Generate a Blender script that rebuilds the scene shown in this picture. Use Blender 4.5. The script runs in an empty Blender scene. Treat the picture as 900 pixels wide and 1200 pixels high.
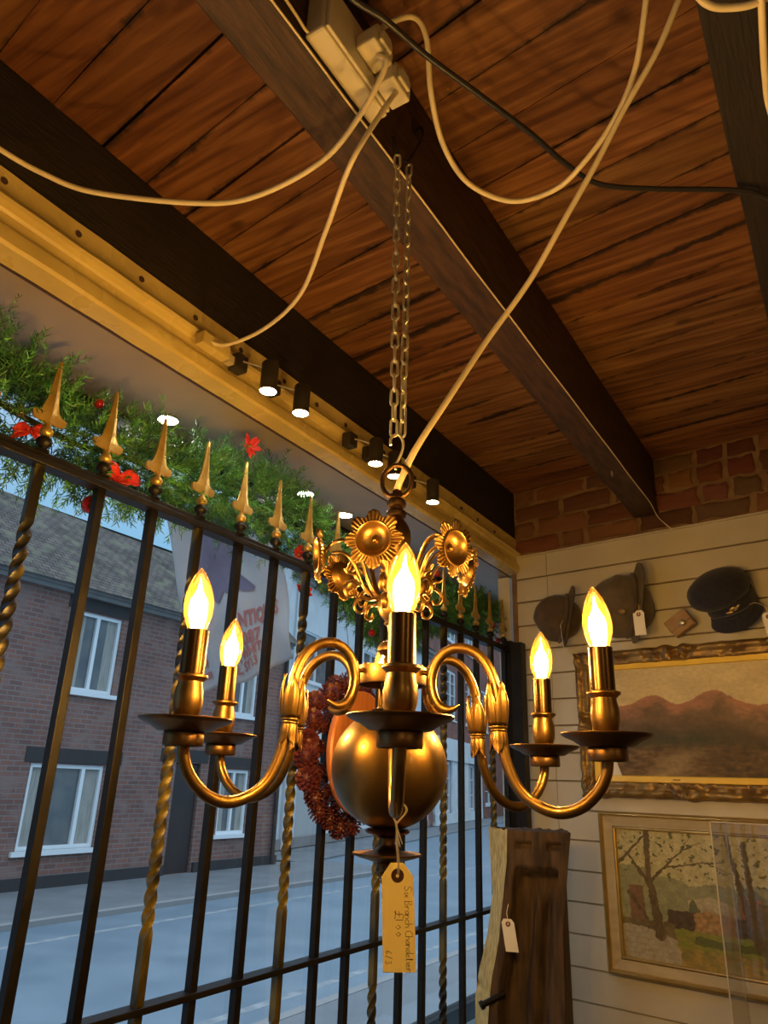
import bpy, math, random
from mathutils import Vector, Matrix, noise
random.seed(7)
R = math.radians
S, C = math.sin, math.cos
PI = math.pi
ZC = 1.55                      # eye height: every z below is measured from the eye, ZC lifts it onto the floor
scn = bpy.context.scene
COL = scn.collection
WORLD = {}

# ------------------------------------------------------------------ mesh builder
class MB:
    def __init__(s): s.v = []; s.f = []; s.uv = []; s.c = []
    def add(s, vs, fs, uvs=None, col=None):
        o = len(s.v); s.v += [tuple(v) for v in vs]
        for i, f in enumerate(fs):
            s.f.append([o + k for k in f]); s.uv.append(uvs[i] if uvs else None); s.c.append(col)
        return s
    def box(s, c, d, rot=None, col=None):
        vs = []
        for x in (-.5, .5):
            for y in (-.5, .5):
                for z in (-.5, .5):
                    p = Vector((x*d[0], y*d[1], z*d[2]))
                    if rot is not None: p = rot @ p
                    vs.append(p + Vector(c))
        return s.add(vs, [(0,1,3,2),(4,6,7,5),(0,4,5,1),(2,3,7,6),(0,2,6,4),(1,5,7,3)], None, col)
    def span(s, a, b, col=None):
        return s.box([(a[i]+b[i])/2 for i in range(3)], [abs(b[i]-a[i]) for i in range(3)], None, col)
    def grid(s, fn, nu, nv, cu=False, cv=False, uvf=None):
        o = []
        for i in range(nu + (0 if cu else 1)):
            for j in range(nv + (0 if cv else 1)):
                o.append(fn(i/nu, j/nv))
        W = nv + (0 if cv else 1); H = nu + (0 if cu else 1); fs = []; uvs = []
        for i in range(nu):
            for j in range(nv):
                i2 = (i+1) % H; j2 = (j+1) % W
                fs.append((i*W+j, i2*W+j, i2*W+j2, i*W+j2))
                uvs.append([(i/nu, j/nv), ((i+1)/nu, j/nv), ((i+1)/nu, (j+1)/nv), (i/nu, (j+1)/nv)])
        return s.add(o, fs, uvs)
    def tube(s, pts, r, n=8, closed=False, cap=True, sq=None):
        P = [Vector(p) for p in pts]; m = len(P)
        rr = r if isinstance(r, (list, tuple)) else [r]*m
        T = []
        for i in range(m):
            a = P[(i-1) % m] if (closed or i > 0) else P[i]; b = P[(i+1) % m] if (closed or i < m-1) else P[i]
            T.append((b-a).normalized())
        up = Vector((0,0,1)) if abs(T[0].z) < .9 else Vector((1,0,0))
        N = (up - T[0]*up.dot(T[0])).normalized(); vs = []
        for i in range(m):
            N = (N - T[i]*N.dot(T[i])).normalized(); B = T[i].cross(N)
            for k in range(n):
                a = 2*PI*k/n
                q = N*C(a)*rr[i] + B*S(a)*rr[i]*(sq if sq else 1)
                vs.append(P[i] + q)
        fs = []
        for i in range(m if closed else m-1):
            for k in range(n):
                a = i*n+k; b = i*n+(k+1) % n; i2 = (i+1) % m
                fs.append((a, b, i2*n+(k+1) % n, i2*n+k))
        if cap and not closed:
            fs.append(tuple(range(n))[::-1]); fs.append(tuple((m-1)*n+k for k in range(n)))
        return s.add(vs, fs)
    def lathe(s, prof, c=(0,0,0), M=None, n=32, sx=1, sy=1, cap=True):
        vs = []; fs = []; m = len(prof)
        for (r, z) in prof:
            for k in range(n):
                a = 2*PI*k/n; p = Vector((r*C(a)*sx, r*S(a)*sy, z))
                if M is not None: p = M @ p
                vs.append(p + Vector(c))
        for i in range(m-1):
            for k in range(n):
                fs.append((i*n+k, i*n+(k+1) % n, (i+1)*n+(k+1) % n, (i+1)*n+k))
        if cap and prof[0][0] > 1e-5: fs.append(tuple(range(n))[::-1])
        if cap and prof[-1][0] > 1e-5: fs.append(tuple((m-1)*n+k for k in range(n)))
        return s.add(vs, fs)
    def ell(s, c, r, M=None, n=20, m=12, fn=None):
        vs = []; fs = []
        for i in range(m+1):
            t = PI*i/m
            for k in range(n):
                a = 2*PI*k/n; p = Vector((S(t)*C(a), S(t)*S(a), C(t)))
                if fn: p = fn(p)
                p = Vector((p.x*r[0], p.y*r[1], p.z*r[2]))
                if M is not None: p = M @ p
                vs.append(p + Vector(c))
        for i in range(m):
            for k in range(n):
                fs.append((i*n+k, (i+1)*n+k, (i+1)*n+(k+1) % n, i*n+(k+1) % n))
        return s.add(vs, fs)
    def prism(s, poly, fn, d0, d1):
        """poly of (a,b); fn(a,b,d) gives a point"""
        n = len(poly); vs = [fn(a, b, d0) for a, b in poly] + [fn(a, b, d1) for a, b in poly]
        fs = [tuple(range(n))[::-1], tuple(range(n, 2*n))] + [(i, (i+1) % n, n+(i+1) % n, n+i) for i in range(n)]
        return s.add(vs, fs)

def wld(o):
    return WORLD[o.name]
def obj(name, mb, m, parent=None, smooth=True, ang=40, bevel=0, label=None, cat=None, group=None, kind=None, merge=False):
    me = bpy.data.meshes.new(name)
    xs = [v[0] for v in mb.v]; ys = [v[1] for v in mb.v]; zs = [v[2] for v in mb.v]
    org = Vector(((min(xs)+max(xs))/2, (min(ys)+max(ys))/2, min(zs)))
    me.from_pydata([(v[0]-org.x, v[1]-org.y, v[2]-org.z) for v in mb.v], [], mb.f)
    if any(u is not None for u in mb.uv):
        L = me.uv_layers.new(name='UVMap'); i = 0
        for fi, f in enumerate(mb.f):
            for k in range(len(f)):
                if mb.uv[fi]: L.data[i].uv = mb.uv[fi][k]
                i += 1
    if any(c is not None for c in mb.c):
        A = me.color_attributes.new(name='Col', type='FLOAT_COLOR', domain='CORNER'); i = 0
        for fi, f in enumerate(mb.f):
            c = mb.c[fi] or (1,1,1)
            for k in range(len(f)):
                cc = c[k] if isinstance(c[0], tuple) else c
                A.data[i].color = (cc[0], cc[1], cc[2], 1); i += 1
    me.validate(); me.update()
    if smooth:
        me.shade_smooth(); me.set_sharp_from_angle(angle=R(ang))
    me.materials.append(m)
    o = bpy.data.objects.new(name, me); COL.objects.link(o)
    w = org + Vector((0,0,ZC)); WORLD[o.name] = w
    if parent is not None:
        o.parent = parent; o.location = w - wld(parent)
    else: o.location = w
    if bevel:
        b = o.modifiers.new('Bevel', 'BEVEL'); b.width = bevel; b.segments = 2; b.limit_method = 'ANGLE'; b.angle_limit = R(50)
    tag(o, label, cat, group, kind)
    return o
def tag(o, label=None, cat=None, group=None, kind=None):
    if label: o['label'] = label
    if cat: o['category'] = cat
    if group: o['group'] = group
    if kind: o['kind'] = kind
def thing(name, loc, label, cat, group=None):
    o = bpy.data.objects.new(name, None); COL.objects.link(o)
    o.empty_display_size = .02
    w = Vector(loc) + Vector((0,0,ZC)); o.location = w; WORLD[o.name] = w
    tag(o, label, cat, group); return o

# ------------------------------------------------------------------ materials
def newmat(name):
    m = bpy.data.materials.new(name); m.use_nodes = True; nt = m.node_tree
    return m, nt, nt.nodes['Principled BSDF']
def nd(nt, t, **k):
    n = nt.nodes.new(t)
    for a, b in k.items(): setattr(n, a, b)
    return n
def mat(name, c, rough=.5, metal=0, c2=None, sc=20, bump=0, bsc=None, stretch=None, rv=0, contrast=(.35,.65), spec=None, sub=0, sheen=0, trans=0):
    m, nt, b = newmat(name)
    b.inputs['Base Color'].default_value = (*c, 1); b.inputs['Roughness'].default_value = rough; b.inputs['Metallic'].default_value = metal
    if spec is not None: b.inputs['Specular IOR Level'].default_value = spec
    if sheen: b.inputs['Sheen Weight'].default_value = sheen
    tc = nd(nt, 'ShaderNodeTexCoord'); mp = nd(nt, 'ShaderNodeMapping'); nt.links.new(tc.outputs['Object'], mp.inputs[0])
    if stretch: mp.inputs['Scale'].default_value = stretch
    if c2 or rv:
        n = nd(nt, 'ShaderNodeTexNoise'); n.inputs['Scale'].default_value = sc; n.inputs['Detail'].default_value = 6
        nt.links.new(mp.outputs[0], n.inputs['Vector'])
        if c2:
            r = nd(nt, 'ShaderNodeValToRGB'); r.color_ramp.elements[0].position = contrast[0]; r.color_ramp.elements[1].position = contrast[1]
            r.color_ramp.elements[0].color = (*c, 1); r.color_ramp.elements[1].color = (*c2, 1)
            nt.links.new(n.outputs['Fac'], r.inputs[0]); nt.links.new(r.outputs[0], b.inputs['Base Color'])
        if rv:
            mr = nd(nt, 'ShaderNodeMapRange'); mr.inputs['To Min'].default_value = rough-rv; mr.inputs['To Max'].default_value = rough+rv
            nt.links.new(n.outputs['Fac'], mr.inputs['Value']); nt.links.new(mr.outputs[0], b.inputs['Roughness'])
    if bump:
        n2 = nd(nt, 'ShaderNodeTexNoise'); n2.inputs['Scale'].default_value = bsc or sc; n2.inputs['Detail'].default_value = 5
        nt.links.new(mp.outputs[0], n2.inputs['Vector'])
        bp = nd(nt, 'ShaderNodeBump'); bp.inputs['Strength'].default_value = bump; bp.inputs['Distance'].default_value = .004
        nt.links.new(n2.outputs['Fac'], bp.inputs['Height']); nt.links.new(bp.outputs[0], b.inputs['Normal'])
    return m
def emis(name, c, s):
    m, nt, b = newmat(name)
    b.inputs['Base Color'].default_value = (0,0,0,1); b.inputs['Emission Color'].default_value = (*c, 1); b.inputs['Emission Strength'].default_value = s
    return m
def glass(name, tint=(1,1,1), gl=.08, rough=.0, transl=0, tc=(1,.6,.2)):
    m = bpy.data.materials.new(name); m.use_nodes = True; nt = m.node_tree; nt.nodes.clear()
    o = nd(nt, 'ShaderNodeOutputMaterial'); t = nd(nt, 'ShaderNodeBsdfTransparent'); g = nd(nt, 'ShaderNodeBsdfGlossy'); mx = nd(nt, 'ShaderNodeMixShader')
    t.inputs[0].default_value = (*tint, 1); g.inputs['Roughness'].default_value = rough
    lw = nd(nt, 'ShaderNodeLayerWeight'); lw.inputs['Blend'].default_value = .25
    mr = nd(nt, 'ShaderNodeMapRange'); mr.inputs['To Min'].default_value = gl*.5; mr.inputs['To Max'].default_value = min(1, gl*8)
    nt.links.new(lw.outputs['Fresnel'], mr.inputs['Value']); nt.links.new(mr.outputs[0], mx.inputs[0])
    src = t.outputs[0]
    if transl:
        tl = nd(nt, 'ShaderNodeBsdfTranslucent'); tl.inputs[0].default_value = (*tc, 1)
        m2 = nd(nt, 'ShaderNodeMixShader'); m2.inputs[0].default_value = transl
        nt.links.new(t.outputs[0], m2.inputs[1]); nt.links.new(tl.outputs[0], m2.inputs[2]); src = m2.outputs[0]
    nt.links.new(src, mx.inputs[1]); nt.links.new(g.outputs[0], mx.inputs[2]); nt.links.new(mx.outputs[0], o.inputs[0])
    return m
def attrmat(name, rough=.6, spec=.3, bump=0, bsc=60):
    m, nt, b = newmat(name); a = nd(nt, 'ShaderNodeAttribute', attribute_name='Col')
    nt.links.new(a.outputs['Color'], b.inputs['Base Color']); b.inputs['Roughness'].default_value = rough; b.inputs['Specular IOR Level'].default_value = spec
    if bump:
        tc = nd(nt, 'ShaderNodeTexCoord'); n2 = nd(nt, 'ShaderNodeTexNoise'); n2.inputs['Scale'].default_value = bsc
        bp = nd(nt, 'ShaderNodeBump'); bp.inputs['Strength'].default_value = bump; bp.inputs['Distance'].default_value = .003
        nt.links.new(tc.outputs['Object'], n2.inputs['Vector']); nt.links.new(n2.outputs['Fac'], bp.inputs['Height']); nt.links.new(bp.outputs[0], b.inputs['Normal'])
    return m
def brickmat(name, c1, c2, mortar, bw, bh, ms=.01, uaxis='y', rough=.85, stain=None, patch=.5):
    """bricks laid over a vertical wall: world-sized courses, u along the wall and z up"""
    m, nt, b = newmat(name); tc = nd(nt, 'ShaderNodeTexCoord'); L = nt.links.new
    br = nd(nt, 'ShaderNodeTexBrick'); br.offset = .5
    L(tc.outputs['UV'], br.inputs['Vector'])
    br.inputs['Color1'].default_value = (*c1, 1); br.inputs['Color2'].default_value = (*c2, 1); br.inputs['Mortar'].default_value = (*mortar, 1)
    br.inputs['Scale'].default_value = 1; br.inputs['Brick Width'].default_value = bw; br.inputs['Row Height'].default_value = bh
    br.inputs['Mortar Size'].default_value = ms; br.inputs['Mortar Smooth'].default_value = .3
    n = nd(nt, 'ShaderNodeTexNoise'); n.inputs['Scale'].default_value = 1.3; n.inputs['Detail'].default_value = 8; L(tc.outputs['UV'], n.inputs['Vector'])
    mx = nd(nt, 'ShaderNodeMix', data_type='RGBA', blend_type='MULTIPLY'); mx.inputs[0].default_value = patch
    rp = nd(nt, 'ShaderNodeValToRGB'); rp.color_ramp.elements[0].position = .3; rp.color_ramp.elements[1].position = .7
    rp.color_ramp.elements[0].color = (.45,.45,.45,1); rp.color_ramp.elements[1].color = (1.35,1.3,1.25,1)
    L(n.outputs['Fac'], rp.inputs[0]); L(br.outputs['Color'], mx.inputs[6]); L(rp.outputs[0], mx.inputs[7])
    out = mx.outputs[2]
    if stain:
        n3 = nd(nt, 'ShaderNodeTexNoise'); n3.inputs['Scale'].default_value = 3; n3.inputs['Detail'].default_value = 6; L(tc.outputs['UV'], n3.inputs['Vector'])
        r3 = nd(nt, 'ShaderNodeValToRGB'); r3.color_ramp.elements[0].position = .5; r3.color_ramp.elements[1].position = .68; L(n3.outputs['Fac'], r3.inputs[0])
        m3 = nd(nt, 'ShaderNodeMix', data_type='RGBA'); L(r3.outputs[0], m3.inputs[0]); L(out, m3.inputs[6]); m3.inputs[7].default_value = (*stain, 1); out = m3.outputs[2]
    L(out, b.inputs['Base Color']); b.inputs['Roughness'].default_value = rough; b.inputs['Specular IOR Level'].default_value = .2
    bp = nd(nt, 'ShaderNodeBump'); bp.inputs['Strength'].default_value = .5; bp.inputs['Distance'].default_value = .01; bp.invert = True
    L(br.outputs['Fac'], bp.inputs['Height']); L(bp.outputs[0], b.inputs['Normal'])
    return m

def boardmat():
    """stained rough ceiling boards: u runs along a board in metres, v goes 0..1 across it"""
    m, nt, b = newmat('ceiling_board_wood'); L = nt.links.new
    uv = nd(nt, 'ShaderNodeTexCoord'); sp = nd(nt, 'ShaderNodeSeparateXYZ'); L(uv.outputs['UV'], sp.inputs[0])
    tn = nd(nt, 'ShaderNodeAttribute', attribute_name='Col'); st = nd(nt, 'ShaderNodeSeparateColor'); L(tn.outputs['Color'], st.inputs[0])
    mp = nd(nt, 'ShaderNodeMapping'); mp.inputs['Scale'].default_value = (2.2, 34, 34); L(uv.outputs['Object'], mp.inputs[0])
    g = nd(nt, 'ShaderNodeTexNoise'); g.inputs['Scale'].default_value = 1.6; g.inputs['Detail'].default_value = 9; g.inputs['Distortion'].default_value = .6; L(mp.outputs[0], g.inputs['Vector'])
    r = nd(nt, 'ShaderNodeValToRGB'); e = r.color_ramp.elements
    e[0].position = .28; e[0].position = .3; e[0].color = (.105,.037,.014,1); e[1].position = .72; e[1].color = (.34,.165,.06,1)
    x = e.new(.5); x.color = (.21,.088,.031,1); L(g.outputs['Fac'], r.inputs[0])
    mul = nd(nt, 'ShaderNodeMix', data_type='RGBA', blend_type='MULTIPLY'); mul.inputs[0].default_value = 1; L(r.outputs[0], mul.inputs[6])
    cmb = nd(nt, 'ShaderNodeCombineColor'); L(st.outputs[0], cmb.inputs[0]); L(st.outputs[1], cmb.inputs[1]); L(st.outputs[1], cmb.inputs[2]); L(cmb.outputs[0], mul.inputs[7])
    # dirt: ragged dark edges of the seams, big damp stains, knots
    big = nd(nt, 'ShaderNodeTexNoise'); big.inputs['Scale'].default_value = 5; big.inputs['Detail'].default_value = 8
    m2 = nd(nt, 'ShaderNodeMapping'); m2.inputs['Scale'].default_value = (.55, 1.5, 1); L(uv.outputs['Object'], m2.inputs[0]); L(m2.outputs[0], big.inputs['Vector'])
    ed = nd(nt, 'ShaderNodeMath', operation='SUBTRACT'); L(sp.outputs['Y'], ed.inputs[0]); ed.inputs[1].default_value = .5
    ea = nd(nt, 'ShaderNodeMath', operation='ABSOLUTE'); L(ed.outputs[0], ea.inputs[0])           # 0 mid .. .5 edge
    fine = nd(nt, 'ShaderNodeTexNoise'); fine.inputs['Scale'].default_value = 38; fine.inputs['Detail'].default_value = 5; L(uv.outputs['Object'], fine.inputs['Vector'])
    s1 = nd(nt, 'ShaderNodeMath', operation='MULTIPLY_ADD'); L(fine.outputs['Fac'], s1.inputs[0]); s1.inputs[1].default_value = .28; L(ea.outputs[0], s1.inputs[2])
    s2 = nd(nt, 'ShaderNodeMath', operation='MULTIPLY_ADD'); L(big.outputs['Fac'], s2.inputs[0]); s2.inputs[1].default_value = .55; L(s1.outputs[0], s2.inputs[2])
    s3 = nd(nt, 'ShaderNodeMath', operation='ADD'); L(s2.outputs[0], s3.inputs[0]); L(st.outputs[2], s3.inputs[1])
    er = nd(nt, 'ShaderNodeValToRGB'); er.color_ramp.elements[0].position = .9; er.color_ramp.elements[1].position = 1.0; L(s3.outputs[0], er.inputs[0])
    mx = nd(nt, 'ShaderNodeMix', data_type='RGBA'); L(er.outputs[0], mx.inputs[0]); L(mul.outputs[2], mx.inputs[6]); mx.inputs[7].default_value = (.035,.016,.01,1)
    vo = nd(nt, 'ShaderNodeTexVoronoi'); vo.inputs['Scale'].default_value = 6.5; mk = nd(nt, 'ShaderNodeMapping'); mk.inputs['Scale'].default_value = (.7, 1.3, 1); L(uv.outputs['Object'], mk.inputs[0]); L(mk.outputs[0], vo.inputs['Vector'])
    kr = nd(nt, 'ShaderNodeValToRGB'); kr.color_ramp.elements[0].position = .055; kr.color_ramp.elements[1].position = .13; kr.color_ramp.elements[0].color = (1,1,1,1); kr.color_ramp.elements[1].color = (0,0,0,1); L(vo.outputs['Distance'], kr.inputs[0])
    km = nd(nt, 'ShaderNodeMath', operation='MULTIPLY'); L(kr.outputs[0], km.inputs[0]); km.inputs[1].default_value = .8
    m4 = nd(nt, 'ShaderNodeMix', data_type='RGBA'); L(km.outputs[0], m4.inputs[0]); L(mx.outputs[2], m4.inputs[6]); m4.inputs[7].default_value = (.06,.022,.01,1)
    L(m4.outputs[2], b.inputs['Base Color']); b.inputs['Roughness'].default_value = .62; b.inputs['Specular IOR Level'].default_value = .3
    bp = nd(nt, 'ShaderNodeBump'); bp.inputs['Strength'].default_value = .35; bp.inputs['Distance'].default_value = .003; L(g.outputs['Fac'], bp.inputs['Height']); L(bp.outputs[0], b.inputs['Normal'])
    return m

M = {}
M['brass'] = mat('antique_brass', (.18,.100,.027), .40, 1, (.25,.145,.042), 9, .06, 90, rv=.05)
_b = M['brass'].node_tree.nodes['Principled BSDF']; _b.inputs['Coat Weight'].default_value = .22; _b.inputs['Coat Roughness'].default_value = .12
M['brass_dark'] = mat('aged_bronze', (.12,.065,.028), .38, 1, (.17,.095,.038), 12, .05, 80, rv=.06)
M['brass_sleeve'] = mat('lacquered_brass_sleeve', (.095,.053,.02), .26, 1, (.075,.04,.016), 5, rv=.03)
M['zinc'] = mat('zinc_plated_steel', (.62,.57,.42), .34, .75, (.45,.41,.30), 40)
M['iron'] = mat('black_painted_iron', (.005,.004,.004), .45, 0, (.010,.008,.006), 30, .2, 60, rv=.08, spec=.25)
M['iron_gold'] = mat('worn_gold_on_iron', (.010,.008,.005), .36, .2, (.16,.12,.02), 16, .25, 60, stretch=(1,1,.4), rv=.08, contrast=(.44,.62))
M['goldpaint'] = mat('gold_paint', (.55,.38,.11), .34, .6, (.40,.25,.06), 30, .12, 90)
M['cream'] = mat('cream_gloss_paint', (.62,.48,.17), .28, 0, (.52,.39,.13), 8, .35, 45, rv=.08)
M['whitepaint'] = mat('white_gloss_paint', (.66,.62,.5), .4, 0, (.58,.53,.41), 9, .1, 30)
M['soffit'] = mat('grey_soffit_paint', (.28,.22,.14), .34, 0, (.35,.28,.19), 4, .05, 20, rv=.12)
M['board'] = boardmat()
M['beam'] = mat('dark_stained_beam', (.008,.005,.004), .75, 0, (.017,.0095,.0065), 14, .6, 30, stretch=(6,.8,6))
M['beam_brown'] = mat('brown_stained_beam', (.028,.013,.007), .65, 0, (.075,.033,.015), 12, .5, 26, stretch=(6,.9,6))
M['plastic'] = mat('aged_white_plastic', (.62,.55,.38), .35)
M['cable_white'] = mat('cream_cable_sheath', (.72,.6,.36), .4)
M['cable_black'] = mat('black_cable_sheath', (.02,.018,.018), .35)
M['panel'] = mat('off_white_panelling', (.60,.56,.46), .5, 0, (.52,.48,.38), 5, .08, 25)
M['paper'] = mat('buff_card', (.82,.72,.45), .75, 0, (.76,.66,.4), 40)
def papermat(name, c, t):
    m = bpy.data.materials.new(name); m.use_nodes = True; nt = m.node_tree; nt.nodes.clear()
    o = nd(nt, 'ShaderNodeOutputMaterial'); d = nd(nt, 'ShaderNodeBsdfDiffuse'); l = nd(nt, 'ShaderNodeBsdfTranslucent'); x = nd(nt, 'ShaderNodeMixShader')
    d.inputs[0].default_value = (*c, 1); l.inputs[0].default_value = (*c, 1); x.inputs[0].default_value = t
    nt.links.new(d.outputs[0], x.inputs[1]); nt.links.new(l.outputs[0], x.inputs[2]); nt.links.new(x.outputs[0], o.inputs[0]); return m
M['paper'] = papermat('buff_card', (.93,.83,.44), .5)
M['paper_white'] = mat('white_card', (.8,.76,.64), .75)
M['eyelet'] = mat('brown_fibre_eyelet', (.19,.07,.03), .7)
M['string'] = mat('cotton_string', (.8,.68,.42), .9)
M['ink'] = mat('dark_ink', (.06,.03,.03), .7)
M['felt'] = mat('dark_brown_felt', (.055,.036,.022), .95, 0, (.085,.055,.032), 30, .3, 120, sheen=.2)
M['felt_grey'] = mat('grey_brown_felt', (.085,.065,.042), .95, 0, (.12,.09,.055), 30, .3, 120, sheen=.2)
M['navy'] = mat('navy_wool', (.011,.011,.02), .95, 0, (.02,.02,.032), 90, .4, 200, sheen=.15)
M['leather'] = mat('tan_leather', (.34,.21,.09), .5, 0, (.26,.15,.06), 25, .2, 80)
M['gilt'] = mat('aged_gilt', (.2,.115,.04), .42, .55, (.36,.23,.075), 22, .5, 70, rv=.08)
M['gilt_bright'] = mat('bright_gilt_slip', (.95,.66,.09), .4, 0, (.9,.6,.07), 12)
M['frame_cream'] = mat('cream_washed_frame', (.50,.42,.26), .5, 0, (.43,.35,.2), 15, .1, 60, stretch=(1,1,3))
M['gilt_thin'] = mat('pale_gilt_edge', (.6,.44,.18), .3, .7, (.5,.35,.12), 20)
M['acrylic'] = glass('clear_acrylic', (.94,.93,.9), .035)
M['acrylic_edge'] = mat('acrylic_edge', (.5,.47,.38), .2)
M['window_glass'] = glass('window_pane_glass', (.98,.98,.98), .010)
M['bulb_glass'] = glass('bulb_glass', (1,.9,.62), .10, 0, .012, (1,.5,.08))
M['filament'] = emis('glowing_filament', (1,.59,.19), 1050)
M['lamp_face'] = emis('lit_lamp_lens', (1,.93,.74), 110)
M['down_face'] = emis('lit_downlight_lens', (1,.97,.9), 150)
M['lamp_body'] = mat('dark_lamp_housing', (.03,.025,.02), .4, .2)
M['lamp_rim'] = mat('brass_lamp_rim', (.6,.45,.2), .3, .9)
M['needle'] = attrmat('fir_needles', .5, .4)
M['red_gloss'] = mat('red_glass_bauble', (.4,.02,.015), .12, .3)
M['red_silk'] = mat('red_satin_ribbon', (.62,.03,.02), .4, 0, (.5,.02,.015), 20)
M['gold_foil'] = mat('gold_foil', (.7,.42,.12), .3, .9)
M['cone'] = mat('red_dyed_cone', (.055,.008,.009), .5, 0, (.13,.024,.025), 45)
M['wreath_wood'] = mat('varnished_orange_wood', (.42,.13,.035), .35, 0, (.55,.2,.06), 8, .1, 30, stretch=(1,8,1))
M['carved'] = mat('pale_worm_eaten_wood', (.46,.29,.08), .85, 0, (.80,.56,.19), 55, 1.0, 70, stretch=(2,2,.6))
M['carved_dark'] = mat('dark_hollow_wood', (.035,.021,.013), .8, 0, (.11,.065,.034), 14, .6, 30, stretch=(4,4,.6))
M['floor'] = mat('brown_floor', (.12,.08,.05), .5, 0, (.16,.11,.07), 6, .1)
M['plaster'] = mat('cream_plaster', (.5,.42,.28), .8, 0, (.44,.36,.23), 5, .1)
# street
M['housebrick'] = brickmat('red_house_brick', (.27,.13,.10), (.19,.105,.09), (.25,.21,.19), .23, .078, .009, stain=(.25,.17,.145), patch=.35)
M['farbrick'] = brickmat('far_red_brick', (.30,.11,.075), (.22,.085,.06), (.27,.22,.2), .23, .078, .008)
M['rooftile'] = brickmat('weathered_roof_tiles', (.10,.085,.075), (.15,.12,.105), (.03,.028,.025), .17, .11, .01, stain=(.16,.15,.10), patch=.8)
M['render'] = mat('white_render', (.68,.70,.70), .8, 0, (.6,.62,.62), 2, .1)
M['render_grey'] = mat('grey_stone', (.22,.2,.19), .8, 0, (.28,.26,.24), 4, .1)
M['upvc'] = mat('white_window_plastic', (.78,.8,.8), .35)
M['pane'] = mat('dark_window_pane', (.10,.11,.12), .1, 0, (.17,.17,.16), 3, spec=.6)
M['curtain'] = mat('net_curtain', (.4,.38,.33), .9, 0, (.28,.27,.24), 3, stretch=(12,12,1))
M['darkdoor'] = mat('dark_brown_door', (.035,.022,.018), .5)
M['lintel'] = mat('dark_lintel', (.04,.035,.035), .8)
M['asphalt'] = mat('wet_asphalt', (.13,.18,.22), .5, 0, (.17,.22,.26), 1.5, .4, 60, rv=.1)
M['pave'] = mat('tarmac_pavement', (.14,.15,.155), .7, 0, (.18,.19,.2), 2, .3, 50)
M['kerb'] = mat('stone_kerb', (.26,.25,.24), .8)
M['roadline'] = mat('worn_road_paint', (.32,.33,.33), .7, 0, (.17,.2,.22), 7)
M['banner'] = mat('white_banner_cloth', (.6,.57,.56), .85, 0, (.54,.51,.5), 3, .15, 25)
M['banner_print'] = mat('dark_blue_print', (.2,.17,.24), .85, 0, (.26,.22,.29), 8)
M['banner_red'] = mat('faded_red_print', (.52,.2,.19), .85)

# ------------------------------------------------------------------ the room
XA = R(-7.375); EU = Vector((C(XA), S(XA), 0)); EN = Vector((S(XA), -C(XA), 0))       # along the back wall / out of it into the room
W0 = Vector((-.478, 2.52, 0))
def wp(u, z, off=0): return W0 + EU*u + EN*off + Vector((0,0,z))
ZT = 1.125; FL = -1.55
BEAMZ = .914
def rowmesh_boards():
    mb = MB(); k0 = -28
    for k in range(k0, 24):
        yb = 1.150 + .1062*k + .0                                   # seam position at x = -.478
        g0 = .0015 + .004*random.random()**2; w = .1062 - g0
        lo, hi = -1.25, 2.7
        t = (.8 + .35*random.random(), 0); t = (t[0], t[0]*random.uniform(.93,1.1)); st = random.uniform(-.10, .06)
        if 1.2 <= yb < 1.5 or (yb > 1.9 and random.random() < .25): st += .085
        if yb < .62: t = (t[0]*.8, t[1]*.68); 
        sag = random.uniform(-.002,.002)
        def P(x, v, z):
            y = yb + g0 + w*v + (x + .478)*math.tan(XA); return (x, y, z)
        n = 24; vs = []; fs = []; uvs = []
        for i in range(n+1):
            x = lo + (hi-lo)*i/n
            for v in (0, 1):
                j = (noise.noise(Vector((x*9, k*3.1+v*5, 0)))*.0022)
                p = P(x, v, ZT + sag); vs.append((p[0], p[1]+j, p[2]))
            for v in (0, 1): vs.append(P(x, v, ZT+.02))
        for i in range(n):
            a = i*4; b = a+4
            fs += [(a, b, b+1, a+1), (a, a+2, b+2, b), (a+1, b+1, b+3, a+3), (a+2, a+3, b+3, b+2)]
            u0, u1 = i/n, (i+1)/n
            uvs += [[(u0,0),(u1,0),(u1,1),(u0,1)], [(u0,0)]*4, [(u0,1)]*4, [(u0,.5)]*4]
        mb.add(vs, fs, uvs, (t[0], t[1], st+.02))
    return mb
ceil = rowmesh_boards()
obj('ceiling', ceil, M['board'], smooth=False, kind='structure')
obj('roof_deck', MB().span((-1.25,-1.9,ZT+.021),(2.7,2.95,ZT+.05)), M['beam'], smooth=False, kind='structure')

def beam(name, x0, x1, z0, z1, y0, y1, m, wob=.002, seed=0):
    mb = MB(); n = 60
    pf = [(x0,z0),(x0+(x1-x0)*.5,z0),(x1,z0),(x1,(z0+z1)/2),(x1,z1),(x0,z1),(x0,(z0+z1)/2)]
    def fn(i, j):
        y = y0 + (y1-y0)*i; q = pf[int(round(j*len(pf))) % len(pf)]
        d = noise.noise(Vector((q[0]*20+seed, y*5, q[1]*20)))*wob
        return (q[0]+d, y, q[1]+(d if q[1] < z1-.01 else 0))
    mb.grid(fn, n, len(pf), cv=True)
    mb.f.append([i for i in range(len(pf))]); mb.uv.append(None); mb.c.append(None)
    mb.f.append([n*len(pf)+i for i in range(len(pf))][::-1]); mb.uv.append(None); mb.c.append(None)
    return mb
def bw(x): return 2.52 + (x+.478)*math.tan(XA)                      # y of the back wall at x
o = obj('ceiling_beam', beam('b', -.562, -.478, BEAMZ, ZT-.001, -1.8, bw(-.5)-.004, None), M['beam_brown'], kind='structure', bevel=.003)
o = obj('ceiling_beam', beam('b', -.0265, .115, BEAMZ, ZT-.001, -1.8, bw(.05)-.008, None, seed=4), M['beam'], kind='structure', bevel=.003)
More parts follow.
